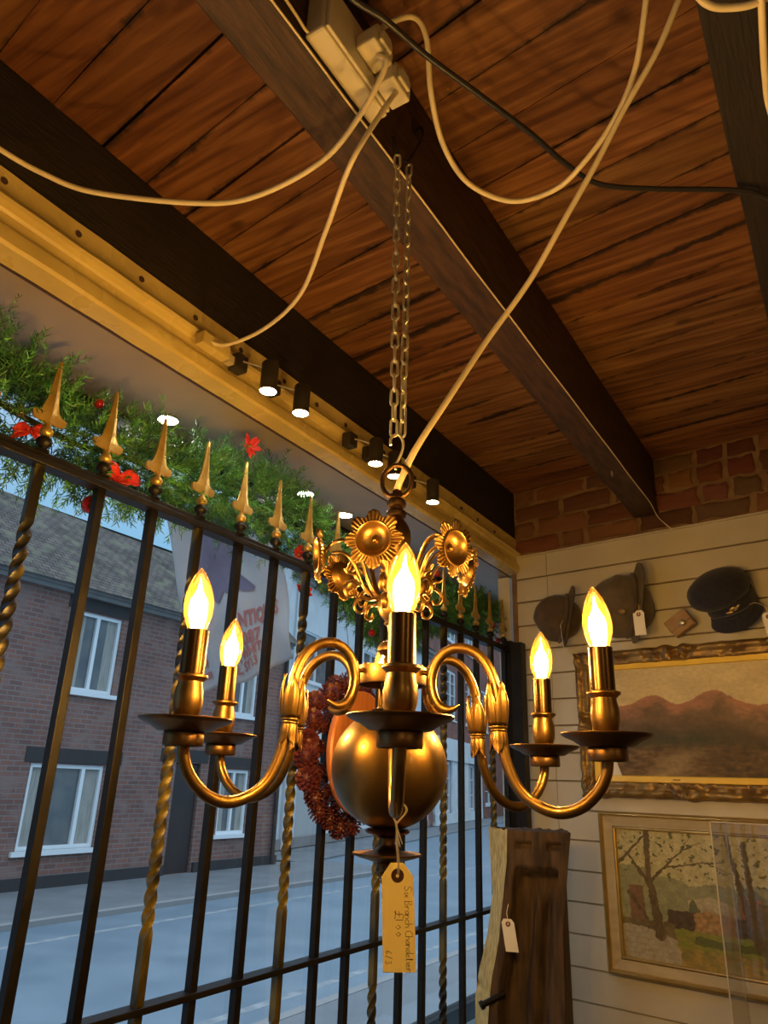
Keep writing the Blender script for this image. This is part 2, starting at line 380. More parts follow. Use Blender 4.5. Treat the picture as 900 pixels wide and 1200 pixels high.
o = obj('ceiling_beam', beam('b', -1.15, -1.046, .929, ZT-.001, -1.8, bw(-1.1)-.004, None, seed=8), M['beam'], kind='structure', bevel=.003)
o = obj('ceiling_beam', beam('b', .62, .72, BEAMZ, ZT-.001, -1.8, bw(.7)-.01, None, seed=12), M['beam'], kind='structure', bevel=.003)
obj('ceiling_batten', MB().add([(-1.04,.20,1.10),(-.72,.14,1.10),(-.70,.235,1.10),(-1.04,.29,1.10),(-1.04,.20,1.123),(-.72,.14,1.123),(-.70,.235,1.123),(-1.04,.29,1.123)],
    [(0,3,2,1),(4,5,6,7),(0,1,5,4),(1,2,6,5),(2,3,7,6),(3,0,4,7)]), M['beam'], smooth=False, kind='structure')

# steel lintel over the window: pressed profile with a ledge, and its bolt holes
pf = [(-1.046,.928),(-1.041,.926),(-1.041,.878),(-1.034,.872),(-1.022,.868),(-1.019,.862),(-1.022,.855),(-1.034,.851),(-1.038,.846),(-1.038,.826),(-1.030,.820),(-1.028,.812),(-1.028,.792),(-1.032,.786),(-1.075,.784),(-1.075,.928)]
mb = MB(); n = 140
def fn(i, j):
    y = -1.9 + (bw(-1.04)-.004+1.9)*i; q = pf[int(round(j*len(pf))) % len(pf)]
    d = noise.noise(Vector((y*14, q[0]*30, q[1]*60)))*.0011
    return (q[0]+d, y, q[1]+d*.6)
mb.grid(fn, n, len(pf), cv=True)
steel = obj('steel_lintel', mb, M['cream'], kind='structure', ang=30)
mb = MB()
Mx = Matrix.Rotation(R(90), 3, 'Y')
for y in (.15,.29,.434,.575,.717,.859,.998,1.15,1.28,1.408,1.602,1.75,1.90,2.104,2.233,2.38):
    mb.lathe([(0,-.001),(.0062,-.001),(.0062,.0012),(0,.0012)], (-1.0405, y, .905-.004*y), Mx, 14)
obj('bolt_hole', mb, M['ink'], steel, label='dark round bolt holes')

# soffit over the window display, with fascia outside
sf = MB().span((-1.385,-1.9,.789),(-1.078,3.4,.81))
obj('window_soffit', sf, M['soffit'], smooth=False, kind='structure')
obj('soffit_gap_strip', MB().span((-1.083,-1.9,.7835),(-1.0765,2.60,.7885)), M['ink'], smooth=False, kind='structure')
obj('wall_left', MB().span((-1.44,-1.9,.789),(-1.386,3.4,1.3)).span((-1.44,-1.9,FL),(-1.386,3.4,-.80)), M['render'], smooth=False, kind='structure')
obj('window_sill', MB().span((-1.385,-1.9,-.83),(-1.03,2.58,-.78)), M['whitepaint'], smooth=False, bevel=.004, kind='structure')
obj('wall_under_window', MB().span((-1.075,-1.9,FL),(-1.04,2.56,-.835)), M['panel'], smooth=False, kind='structure')
obj('trim_1', MB().span((-1.135,2.615,-.775),(-1.085,2.69,.785)), M['whitepaint'], smooth=False, bevel=.003, kind='structure')
obj('wall_reveal', MB().span((-1.385,3.30,-.775),(-1.05,3.38,.785)).span((-1.10,2.70,-.775),(-1.05,3.30,.785)), M['render_grey'], smooth=False, kind='structure')
obj('trim_3', MB().span((-1.036,2.495,-.779),(-.996,2.535,.50)), M['iron'], smooth=False, bevel=.002, kind='structure')
win = obj('window_1', MB().span((-1.378,-1.9,.735),(-1.335,3.295,.786)).span((-1.378,-1.9,-.775),(-1.335,3.295,-.72)).span((-1.378,3.24,-.72),(-1.335,3.295,.735)), M['iron'], smooth=False, kind='structure')
obj('pane', MB().span((-1.359,-1.9,-.72),(-1.355,3.24,.735)), M['window_glass'], win, smooth=False)

# back wall: brick band above, shiplap panelling below
LIM0, LIM1 = -.565, 3.1
mb = MB(); pz = .849
k = 0
while pz > FL:
    h = .0911 if k else .091
    z1 = pz; z0 = max(FL, pz - .0911 + .0022)
    for (a, b) in ((LIM0, -.4375), (-.4355, LIM1)):
        p = [wp(a, z0, .0), wp(b, z0, .0), wp(b, z1, .0), wp(a, z1, .0)]
        q = [wp(a, z0, .012), wp(b, z0, .012), wp(b, z1-.004, .009), wp(a, z1-.004, .009)]
        mb.add(p+q, [(4,5,6,7),(0,1,5,4),(3,7,6,2),(0,4,7,3),(1,2,6,5)])
    pz -= .0911; k += 1
obj('wall_back', mb, M['panel'], smooth=False, kind='structure')
mb = MB()
a0, a1 = wp(LIM0-.6, FL, -.05), wp(LIM1, FL, -.05); b0, b1 = wp(LIM0-.6, 0, -.004), wp(LIM1, 0, -.004)
mb.prism([(LIM0-.03, FL),(LIM1, FL),(LIM1, ZT+.02),(LIM0-.03, ZT+.02)], lambda u, z, d: wp(u, z, d), -.05, -.003)
obj('wall_back', mb, mat('rough_mortar', (.17,.10,.055), .95, 0, (.27,.17,.095), 14, .9, 40), smooth=False, kind='structure')
mb = MB(); z = .862; row = 0
rb = random.Random(3)
while z < ZT-.01:
    h = .072; u = LIM0 - (.1 if row % 2 else .0)
    while u < LIM1:
        w = rb.choice([.098,.1,.205,.21]) if row != 0 else rb.choice([.2,.1,.19])
        ww = w - .014 - rb.random()*.010; uu0 = max(LIM0, u); uu1 = u + ww; z1 = min(ZT-.006, z + h - .008 - rb.random()*.006)
        if row == 0: z1 = min(z1, z+.055)
        if uu1 - uu0 > .02:
            off = .006 + rb.random()*.007; n = 4
            pts = []
            c = rb.choice([(.13,.05,.028),(.17,.065,.035),(.10,.042,.025),(.18,.085,.05),(.14,.07,.045)]); c = tuple(x*rb.uniform(.8,1.15) for x in c)
            def q(a, b):
                uq = uu0 + (uu1-uu0)*a; zq = z + (z1-z)*b
                e = min(a, 1-a, b*.8, (1-b)*.8)
                d = off*(1 if e > .04 else .35) + noise.noise(Vector((uq*30, zq*30, row)))*.008
                if e <= .04: uq += noise.noise(Vector((uq*40, zq*40, 3)))*.012; zq += noise.noise(Vector((uq*40, zq*40, 9)))*.011
                return wp(uq, min(zq, ZT-.004), d)
            gx = [0,.06,.3,.5,.7,.94,1]; gz = [0,.1,.35,.65,.9,1]
            vs = [q(a, b) for a in gx for b in gz]; W = len(gz)
            mb.add(vs, [(i*W+j,(i+1)*W+j,(i+1)*W+j+1,i*W+j+1) for i in range(len(gx)-1) for j in range(W-1)], None, c)
        u += w
    z += h if row else .062
    row += 1
obj('brick_course', mb, attrmat('old_red_brick', .9, .2, .8, 70), ang=60, kind='structure')
obj('trim_2', MB().prism([(LIM0,.846),(LIM1,.846),(LIM1,.8515),(LIM0,.8515)], lambda u, z, d: wp(u, z, d), -.002, .016), M['panel'], smooth=False, kind='structure')
obj('floor', MB().span((-1.56,-1.9,FL-.05),(2.7,3.0,FL)), M['floor'], smooth=False, kind='structure')
obj('wall_right', MB().span((2.6,-1.9,FL),(2.68,2.95,ZT+.02)), M['plaster'], smooth=False, kind='structure')
obj('wall_front', MB().span((-1.56,-1.95,FL),(2.68,-1.85,ZT+.02)), M['plaster'], smooth=False, kind='structure')

# ------------------------------------------------------------------ railing
RX = -1.08
rail = thing('window_railing', (RX, 1.1, -.78), 'black iron window railing with gold spear tops and some twisted bars', 'railing')
obj('top_rail', MB().span((RX-.016,-.8,.474),(RX+.016,2.60,.486)).span((RX-.006,-.8,.4865),(RX+.006,2.60,.499)), M['iron'], rail, smooth=False, bevel=.0015)
obj('bottom_rail', MB().span((RX-.016,-.8,-.366),(RX+.016,2.60,-.355)), M['iron'], rail, smooth=False, bevel=.0015)
obj('end_post', MB().span((RX-.02,2.555,-.778),(RX+.02,2.61,.52)), M['iron'], rail, smooth=False, bevel=.002)
def twisted(y):
    mb = MB(); h = .0085; zs = []; z = -.778
    while z < .474: zs.append(z); z += .006
    zs.append(.474); vs = []; tw = 0; ang = 0
    for i, z in enumerate(zs):
        def inside(a, b): return 1 if a < z < b else 0
        rate = inside(-.25, .375) or inside(-.70, -.44)
        ang += rate * .006 * 2*PI/.115
        for k in range(8):
            a = ang + k*PI/4; rr = h*1.32 if k % 2 == 0 else h*.82 if rate else h*.94
            vs.append((RX+rr*C(a+PI/4), y+rr*S(a+PI/4), z))
    n = len(zs)
    mb.add(vs, [(i*8+k, i*8+(k+1) % 8, (i+1)*8+(k+1) % 8, (i+1)*8+k) for i in range(n-1) for k in range(8)])
    return mb
def finial(y, sz=1):
    z0 = .4990
    b = MB().lathe([(0,0),(.0115,0),(.0115,.003),(.006,.006),(.0065,.009),(.0125,.014),(.0135,.019),(.011,.025),(.006,.0285),(.0,.029)], (RX, y, z0), None, 20)
    g = MB().lathe([(0,0),(.006,.0),(.010,.004),(.0115,.009),(.009,.015),(.0055,.018),(.005,.023),(0,.023)], (RX, y, z0+.0285), None, 20)
    zb = z0 + .047
    half = [(0,.128),(.0032,.124),(.0045,.108),(.0075,.078),(.011,.050),(.016,.031),(.022,.023),(.027,.024),(.0315,.0205),(.031,.013),(.026,.0075),(.019,.0075),(.013,.012),(.009,.014),(.006,.006),(0,.0)]
    for sx in (1, -1):
        vs = [];
        ridge = [.0012,.003,.0045,.006,.0075,.008,.0075,.007,.0065,.006,.006,.006,.006,.006,.0055,.005]
        m = len(half)
        for i, (w, z) in enumerate(half):
            edge = .0012 if 0 < i < m-1 else ridge[i]
            vs += [(RX+ridge[i]*.9, y, zb+z), (RX+edge+.0008, y+sx*w*.55, zb+z), (RX+edge+(.0012 if i > 5 else 0), y+sx*w, zb+z), (RX-edge-.0012, y+sx*w, zb+z), (RX-edge-.0008, y+sx*w*.55, zb+z), (RX-ridge[i]*.9, y, zb+z)]
        g.add(vs, [(i*6+k, (i+1)*6+k, (i+1)*6+k+1, i*6+k+1) for i in range(m-1) for k in range(5)])
    return b, g
for i in range(-6, 17):
    y = .617 + .1195*i
    tw = i % 3 == 0
    if tw: bar = obj('bar', twisted(y), M['iron_gold'], rail, ang=35, label='twisted bar with worn gold paint')
    else: bar = obj('bar', MB().span((RX-.0082,y-.0082,-.778),(RX+.0082,y+.0082,.474)), M['iron'], rail, smooth=False, bevel=.0012)
    b, g = finial(y)
    f = obj('finial', g, M['goldpaint'], rail, ang=50, label='gold painted spear tip')
    obj('finial_collar', b, M['iron'], f)

# ------------------------------------------------------------------ christmas garland
gr = random.Random(11)
ctl = [(-.9,.59,.12),(.2,.585,.15),(.5,.595,.15),(.62,.59,.135),(.74,.585,.12),(.86,.59,.115),(.98,.605,.11),(1.12,.635,.115),(1.28,.645,.12),(1.42,.62,.105),(1.55,.565,.08),(1.70,.49,.055),(1.82,.43,.05),(1.95,.47,.055),(2.1,.545,.07),(2.3,.60,.085),(2.5,.625,.085),(2.62,.60,.07)]
def gpos(y):
    for a, b in zip(ctl, ctl[1:]):
        if a[0] <= y <= b[0]:
            t = (y-a[0])/(b[0]-a[0]); t = t*t*(3-2*t)
            return a[1]+(b[1]-a[1])*t, a[2]+(b[2]-a[2])*t
    return ctl[-1][1], ctl[-1][2]
GX = -1.165
mb = MB(); stem = MB()
def sprig(mb, o, d, ln, nl, cnt, shade):
    d = d.normalized(); a = Vector((gr.uniform(-1,1), gr.uniform(-1,1), gr.uniform(-1,1))).cross(d).normalized(); b = d.cross(a)
    curve = Vector((0,0,gr.uniform(-.25,.15)))
    for j in range(cnt):
        t = (j+.5)/cnt; p = o + d*ln*t + curve*ln*t*t; an = j*2.4 + gr.random()
        nd_ = (d*(.75+.5*t) + (a*C(an) + b*S(an))*1.0).normalized(); L = nl*(1-.35*t)*gr.uniform(.8,1.15)
        s = nd_.cross(Vector((gr.uniform(-1,1), gr.uniform(-1,1), gr.uniform(-1,1)))).normalized()*.0012
        g = shade*gr.uniform(.7,1.3); c = (.06*g+gr.uniform(0,.03), .24*g, .07*g)
        mb.add([p-s, p+s, p+nd_*L+s*.5, p+nd_*L-s*.5], [(0,1,2,3)], None, c)
y = -.6
while y < 2.6:
    zc, rd = gpos(y)
    for q in range(20 if y > .35 else 4):
        an = gr.uniform(0, 2*PI); rr = rd*gr.uniform(.1,.66)
        o = Vector((GX + rr*C(an)*.62, y + gr.uniform(-.02,.02), zc + rr*S(an)))
        d = Vector((C(an)*.7, gr.uniform(-.8,.8), S(an)+gr.uniform(-.2,.35)))
        if o.x > RX-.045: o.x = RX-.045; d.x = -abs(d.x)*.3
        sh = gr.choice([.55,.8,1.0,1.35])
        sprig(mb, o, d, max(.05,rd*gr.uniform(.4,.75)), .019, 30, sh)
    y += .0175
gar = obj('christmas_garland', mb, M['needle'], smooth=False, label='green artificial fir garland draped behind the gold spear tops of the railing', cat='garland')
st = []
y = -.6
while y < 2.61:
    st.append((GX + .01*S(y*30), y, gpos(y)[0] + .01*C(y*23))); y += .02
obj('wire_stem', MB().tube(st, .006, 6), mat('dark_green_wire', (.02,.03,.012), .7), gar)
def bauble(c, r, lab):
    o = thing('bauble', (c[0], c[1], c[2]-r), lab, 'bauble', 'baubles on the garland')
    obj('ball', MB().ell(c, (r,r,r), None, 24, 16), M['red_gloss'], o)
    obj('cap', MB().lathe([(0,0),(r*.22,0),(r*.24,r*.2),(r*.1,r*.24),(0,r*.25)], (c[0],c[1],c[2]+r*.94), None, 12), M['gold_foil'], o)
bauble((-1.118,.728,.655), .0095, 'small red glass bauble in the garland above the second spear from the left')
bauble((-1.115,.747,.456), .0165, 'larger red bauble hanging below the top rail at far left')
bauble((-1.118,2.075,.665), .011, 'small red bauble high in the garland beside the right sunflower of the chandelier')
bauble((-1.118,2.02,.545), .011, 'small dark red bauble hanging low beside the front candle bulb')
bauble((-1.12,2.52,.578), .015, 'red bauble at the right end of the garland near the panelled wall')
bauble((-1.12,2.575,.527), .010, 'tiny red bauble lowest at the right end of the garland')
bauble((-1.118,1.69,.395), .010, 'small red bauble where the garland dips behind the chandelier stem')
def bow(c, s, lab, seed, name='ribbon_bow', sub=None):
    rr = random.Random(seed); mb = MB()
    for k in range(4):
        a = rr.uniform(-.5,.5) + (0 if k % 2 else PI) + (.5 if k > 1 else 0); L = s*(1 if k < 2 else .8)
        def fn(i, j, a=a, L=L, k=k):
            t = i; w = (j-.5)*s*.42*(.35+S(PI*min(1, t*1.05+.02))**.6)
            r = L*t; h = S(PI*t)*s*.25 if k < 2 else -t*t*s*.6
            return (c[0]+h*.5+abs(w)*.3-.0*t, c[1]+C(a)*r*1.0 - S(a)*w, c[2]+S(a)*r*.6+C(a)*w + (h*.4 if k < 2 else h))
        mb.grid(fn, 12, 4)
    mb.ell(c, (s*.13,)*3, None, 10, 8)
    o = obj(name, mb, M['red_silk'], label=lab, cat='ribbon', group='red bows on the garland')
    so = o.modifiers.new('Solid', 'SOLIDIFY'); so.thickness = .0008
bow((-1.122,.80,.527), .055, 'red satin bow on the garland behind the two leftmost spears', 1)
bow((-1.125,.615,.548), .035, 'small red ribbon on the garland at the left edge beside the first spear', 2)
def poinsettia(c, s, lab, seed):
    rr = random.Random(seed); mb = MB()
    for k in range(9):
        a = 2*PI*k/9 + rr.uniform(-.2,.2); L = s*rr.uniform(.8,1.1); up = rr.uniform(.1,.5)
        def fn(i, j, a=a, L=L, up=up):
            w = (j-.5)*L*.5*S(PI*min(1, i*.93+.06)); r = L*i
            return (c[0]+up*r+abs(j-.5)*L*.12, c[1]+C(a)*r-S(a)*w, c[2]+S(a)*r+C(a)*w)
        mb.grid(fn, 8, 4)
    o = obj('poinsettia', mb, M['red_silk'], label=lab, cat='artificial flower', group='poinsettias on the garland')
    so = o.modifiers.new('Solid', 'SOLIDIFY'); so.thickness = .0006
    obj('flower_centre', MB().ell((c[0]+s*.15, c[1], c[2]), (s*.16,)*3, None, 10, 8), M['gold_foil'], o)
poinsettia((-1.115,1.13,.735), .030, 'red poinsettia standing up at the top of the bright green garland', 5)
poinsettia((-1.122,1.345,.527), .030, 'red poinsettia in the garland just above the top rail left of the chandelier', 6)
poinsettia((-1.118,1.372,.438), .032, 'red poinsettia hanging below the top rail left of the chandelier', 7)
mb = MB()
rr = random.Random(9)
for k in range(60):
    d = Vector((rr.uniform(.0,1), rr.uniform(-1,1), rr.uniform(-1,1))).normalized(); L = .02*rr.uniform(.6,1)
    s = d.cross(Vector((0,0,1))).normalized()*.0016; c0 = Vector((-1.128,.592,.575))
    mb.add([c0+d*.003-s, c0+d*.003+s, c0+d*L+s*.2, c0+d*L-s*.2], [(0,1,2,3)])
mb.ell((-1.128,.592,.575), (.007,.007,.007), None, 10, 8)
obj('gold_rosette', mb, M['gold_foil'], smooth=False, label='gold foil rosette in the garland at the left edge of the window', cat='ornament')

# ------------------------------------------------------------------ pine cone wreath
wc = Vector((-1.04, 1.472, .066))
wr = thing('pine_cone_wreath', (wc.x, wc.y, wc.z-.18), 'red pine cone wreath on an orange wooden ring hung inside the railing behind the globe', 'wreath')
mb = MB()
def fn(i, j):
    a = 2*PI*i; q = [(.070,.000),(.127,.000),(.130,.004),(.130,.012),(.126,.016),(.072,.016),(.067,.012),(.067,.004)][int(round(j*8)) % 8]
    return (wc.x+.050+q[1], wc.y-.016+q[0]*C(a)*.95, wc.z+q[0]*S(a)*1.05)
mb.grid(fn, 64, 8, cu=True, cv=True)
obj('wooden_ring', mb, M['wreath_wood'], wr, label='flat orange wooden ring')
def cone(c, ax, r):
    mb = MB(); ax = ax.normalized(); a = ax.orthogonal().normalized(); b = ax.cross(a)
    Mx_ = Matrix((a, b, ax)).transposed()
    mb.ell(c, (r*.62,r*.62,r*.9), Mx_, 10, 8); ns = 78
    for i in range(ns):                                              # scales in a golden-angle spiral
        t = (i+.5)/ns; an = i*2.39996; ph = t*2.75+.12; prof = S(ph)**.8; h = -C(ph)*r*.95
        d = a*C(an)+b*S(an); s = d.cross(ax).normalized()
        base = c + ax*(h*.85) + d*r*.5*prof; tip = c + ax*(h + r*.16) + d*r*(.22+.78*prof); w = r*.20*(.5+.6*prof); th = ax*r*.07
        mb.add([base-s*w*.5, base+s*w*.5, tip+s*w*.8-d*w*.3, tip+d*w*.35, tip-s*w*.8-d*w*.3, tip-th*2-d*w*.4, tip+th+d*w*.1], [(0,1,2,6,4),(2,3,6),(3,4,6),(1,0,4,5),(1,5,2),(2,5,3),(3,5,4)])
    return mb
cr = random.Random(4)
for k in range(23):
    a = 2*PI*k/23; rr = .150 + cr.uniform(-.006,.006)
    c = wc + Vector((.004+cr.uniform(-.006,.006), rr*C(a), rr*S(a)*1.02))
    ax = Vector((.9+cr.uniform(-.5,.5), C(a)+cr.uniform(-.8,.8), S(a)+cr.uniform(-.8,.8)))
    obj('pine_cone', cone(c, ax, .026*cr.uniform(.9,1.12)), M['cone'], wr, smooth=False)
for k in range(13):
    a = 2*PI*k/13+.2; c = wc + Vector((.0, .108*C(a), .112*S(a)))
    obj('pine_cone', cone(c, Vector((-.3, C(a), S(a))), .023), M['cone'], wr, smooth=False)
obj('hanging_wire', MB().tube([(wc.x+.02,wc.y,wc.z+.12),(wc.x-.005,wc.y-.01,.38),(RX,wc.y+.0,.487)], .0007, 5), M['iron'], wr)

# ------------------------------------------------------------------ chandelier
AX = Vector((-.452, .729, 0))
ch = thing('chandelier', (AX.x, AX.y, -.10), 'six-branch antique brass chandelier with a large globe and lit candle bulbs hanging on chains', 'chandelier')
def L3(r, z, ph): return Vector((AX.x + r*C(ph), AX.y + r*S(ph), z))
def catmull(pts, n=8):
    out = []
    P = [Vector(p) for p in pts]; P = [P[0]*2-P[1]] + P + [P[-1]*2-P[-2]]
    for i in range(1, len(P)-2):
        for k in range(n):
            t = k/n; a, b, c, d = P[i-1], P[i], P[i+1], P[i+2]
            out.append(.5*((2*b)+(c-a)*t+(2*a-5*b+4*c-d)*t*t+(3*b-a-3*c+d)*t**3))
    out.append(P[-2]); return out
A2 = (AX.x, AX.y, 0)
# ring at the top, facing roughly the room
rc = Vector((AX.x, AX.y, .3635)); yaw = R(20); ru = Vector((C(yaw), S(yaw), 0))
obj('hanging_ring', MB().tube([rc + ru*.0195*C(a) + Vector((0,0,.0225*S(a))) for a in [2*PI*k/40 for k in range(40)]], .0031, 10, closed=True), M['brass_dark'], ch)
obj('top_cap', MB().lathe([(0,.352),(.004,.3515),(.007,.3485),(.0088,.344),(.009,.340),(.007,.3385),(.0115,.336),(.0125,.332),(.0115,.3285),(.0085,.327),(.0085,.324),(.0118,.322),(.0128,.318),(.0118,.3145),(.0085,.313),(.0,.3125)], A2, None, 32), M['brass_dark'], ch)
obj('vase_stem', MB().lathe([(0,.3125),(.0085,.3125),(.0105,.310),(.015,.304),(.0185,.296),(.0195,.287),(.018,.276),(.013,.262),(.009,.25),(.0075,.238),(.009,.232),(.011,.229),(.008,.226),(.0065,.2205),(0,.220)], A2, None, 32), M['brass_dark'], ch)
obj('stem_ball', MB().ell((AX.x, AX.y, .2005), (.0192,.0192,.0205), None, 36, 24), M['brass'], ch)
obj('baluster', MB().lathe([(0,.181),(.0105,.1805),(.0108,.178),(.0075,.176),(.006,.170),(.0058,.163),(.008,.158),(.0145,.155),(.0175,.150),(.0175,.146),(.014,.1425),(.0095,.140),(.0112,.137),(.010,.132),(.0085,.127),(.0085,.112),(.013,.108),(.0095,.100),(.0075,.092),(.0105,.084),(.017,.0805),(.022,.079),(0,.0785)], A2, None, 32), M['brass'], ch)
obj('hub_band', MB().lathe([(.0365,.1255),(.0408,.1265),(.0412,.124),(.0412,.108),(.0405,.1065),(.0375,.1065),(.0372,.119),(.012,.119),(.012,.1215),(.0365,.1222),(.0365,.1255)], A2, None, 48, cap=False), M['brass'], ch)
obj('globe', MB().ell((AX.x, AX.y, .0165), (.0645,.0645,.0635), None, 64, 40), M['brass'], ch)
obj('bottom_finial', MB().lathe([(0,-.0455),(.022,-.0455),(.0245,-.048),(.022,-.0505),(.014,-.0515),(.0095,-.0545),(.0085,-.060),(.0105,-.0635),(.014,-.0665),(.022,-.0695),(.032,-.0705),(.0372,-.0695),(.0372,-.0715),(.030,-.0740),(.020,-.0765),(.012,-.079),(.0105,-.083),(.0115,-.087),(.009,-.092),(.006,-.095),(.0065,-.098),(.004,-.101),(0,-.102)], A2, None, 40), M['brass_dark'], ch)
for k in range(3):
    a = 2*PI*k/3 + .7
    obj('spacer_rod', MB().tube([L3(.019,.080,a), L3(.019,.119,a)], .0022, 8), M['brass'], ch)

ARM = [(.084,.0835),(.0775,.0795),(.069,.0785),(.0595,.083),(.0525,.095),(.0505,.112),(.0555,.129),(.066,.1405),(.080,.1455),(.096,.143),(.1115,.1325),(.1225,.1145),(.1278,.094),(.1292,.072),(.1312,.050),(.1375,.0215),(.1500,-.0025),(.1680,-.0160),(.1900,-.0215),(.2110,-.0155),(.2275,-.0015),(.2365,.0140),(.2395,.0285)]
def make_arm(ph, i):
    rs = []
    path = catmull([L3(r, z, ph) for r, z in ARM], 6); n = len(path)
    for k in range(n):
        t = k/(n-1); r = .0058
        if t < .12: r = .0012 + (.0058-.0012)*(t/.12)**.8
        rs.append(r)
    mb = MB().tube(path, rs, 14)
    arm = obj('arm', mb, M['brass'], ch, ang=60)
    # lug to the hub
    mb = MB().tube([L3(.0395,.1205,ph), L3(.052,.1175,ph)], .0030, 10)
    mb.lathe([(0,.1262),(.0052,.1262),(.0052,.1285),(0,.1288)], (L3(.034,0,ph).x, L3(.034,0,ph).y, 0), None, 14)
    obj('hub_lug', mb, M['brass'], arm)
    # tulip leaf collar
    base = Vector((C(ph), S(ph), 0)); q = L3(.1290,.0,ph); T = Vector((-.035*C(ph), -.035*S(ph), 1)).normalized()
    A = T.cross(Vector((-S(ph), C(ph), 0))).normalized(); B = T.cross(A)
    q = L3(.1303, .0, ph)
    mb = MB()
    for kk in range(4):
        a0 = PI/4 + kk*PI/2 + R(12)
        def up(i_, j, a0=a0):
            e = 2*i_-1; hw = R(45)*(1 if j < .45 else max(0, 1-((j-.45)/.55)**1.5)); a = a0 + e*hw
            r = .0068 + .0046*S(PI*min(1, .12+j*.80)) + .0012*(1-abs(e)) + .0020*max(0, j-.8)*5*(1-abs(e)) - .0009*(1 if abs(e) < .15 else 0)
            return q + T*(.0610 + .0450*j) + (A*C(a)+B*S(a))*r
        mb.grid(up, 10, 12)
        def dn(i_, j, a0=a0):
            e = 2*i_-1; hw = R(48)*(1 if j < .5 else max(0, 1-((j-.5)/.5)**2)); a = a0 + R(45) + e*hw
            r = .0072 + .0020*S(PI*j) + .0040*max(0, j-.6)**1.5*3 + .0007*(1-abs(e))
            return q + T*(.0580 - .0250*j) + (A*C(a)+B*S(a))*r
        mb.grid(dn, 8, 10)
    mb.tube([q + T*.0598 + (A*C(2*PI*k/24)+B*S(2*PI*k/24))*.0068 for k in range(24)], .0021, 8, closed=True)
    mb.tube([q + T*.0565 + (A*C(2*PI*k/24)+B*S(2*PI*k/24))*.0070 for k in range(24)], .0012, 8, closed=True)
    lc = obj('leaf_collar', mb, M['brass'], arm, ang=50)
    so = lc.modifiers.new('Solid', 'SOLIDIFY'); so.thickness = .0009; so.offset = 1
    p = L3(.24, 0, ph); c = (p.x, p.y, 0)
    obj('drip_pan', MB().lathe([(0,.0405),(.0182,.0405),(.0190,.0395),(.0190,.0285),(.0183,.0272),(.0165,.0272),(.0165,.0392),(.0,.0392)], c, None, 40)
        .lathe([(0,.0425),(.017,.0422),(.026,.0455),(.034,.0498),(.041,.0515),(.0442,.0530),(.0446,.0522),(.0440,.0508),(.0405,.0488),(.033,.0458),(.026,.0412),(.0185,.0402),(0,.0402)], c, None, 48), M['brass_dark'], arm)
    obj('candle_cup', MB().lathe([(0,.0425),(.0085,.0428),(.0095,.0455),(.0085,.048),(.0088,.050),(.0115,.055),(.0137,.062),(.0144,.070),(.0138,.078),(.0122,.0845),(.0120,.087),(.0148,.0895),(.0166,.0912),(.0166,.0930),(.0140,.0938),(.0125,.0945),(0,.0945)], c, None, 36), M['brass'], arm)
    obj('candle_sleeve', MB().lathe([(0,.0945),(.0120,.0945),(.0120,.1375),(.0112,.1380),(.0090,.1372),(0,.1365)], c, None, 32), M['brass_sleeve'], arm)
    tilt = Matrix.Rotation(R([2,-3,1,-2,2,-2][i]), 3, 'Y') @ Matrix.Rotation(R([1,2,-2,1,-1,1][i]), 3, 'X')
    cb = (p.x, p.y, .1372)
    pr = [(.0092,0),(.0098,.003),(.0122,.009),(.0142,.016),(.0149,.023),(.0147,.030),(.0136,.037),(.0115,.0445),(.0088,.0515),(.0058,.0575),(.0030,.0620),(.0010,.0645),(0,.0652)]
    bl = obj('bulb', MB().lathe(pr, cb, tilt, 28), M['bulb_glass'], arm, label='clear glass candle bulb')
    fp = [(0,.002),(.0052,.004),(.0080,.010),(.0092,.018),(.0092,.025),(.0080,.031),(.0052,.036),(.0032,.0395),(.0018,.044),(.0006,.0505),(0,.052)]
    obj('filament', MB().lathe(fp, cb, tilt, 12), M['filament'], bl, label='glowing filament')
for i in range(6):
    make_arm(R((-56.3,4.45,65.2,124.45,185.2,247)[i]), i)

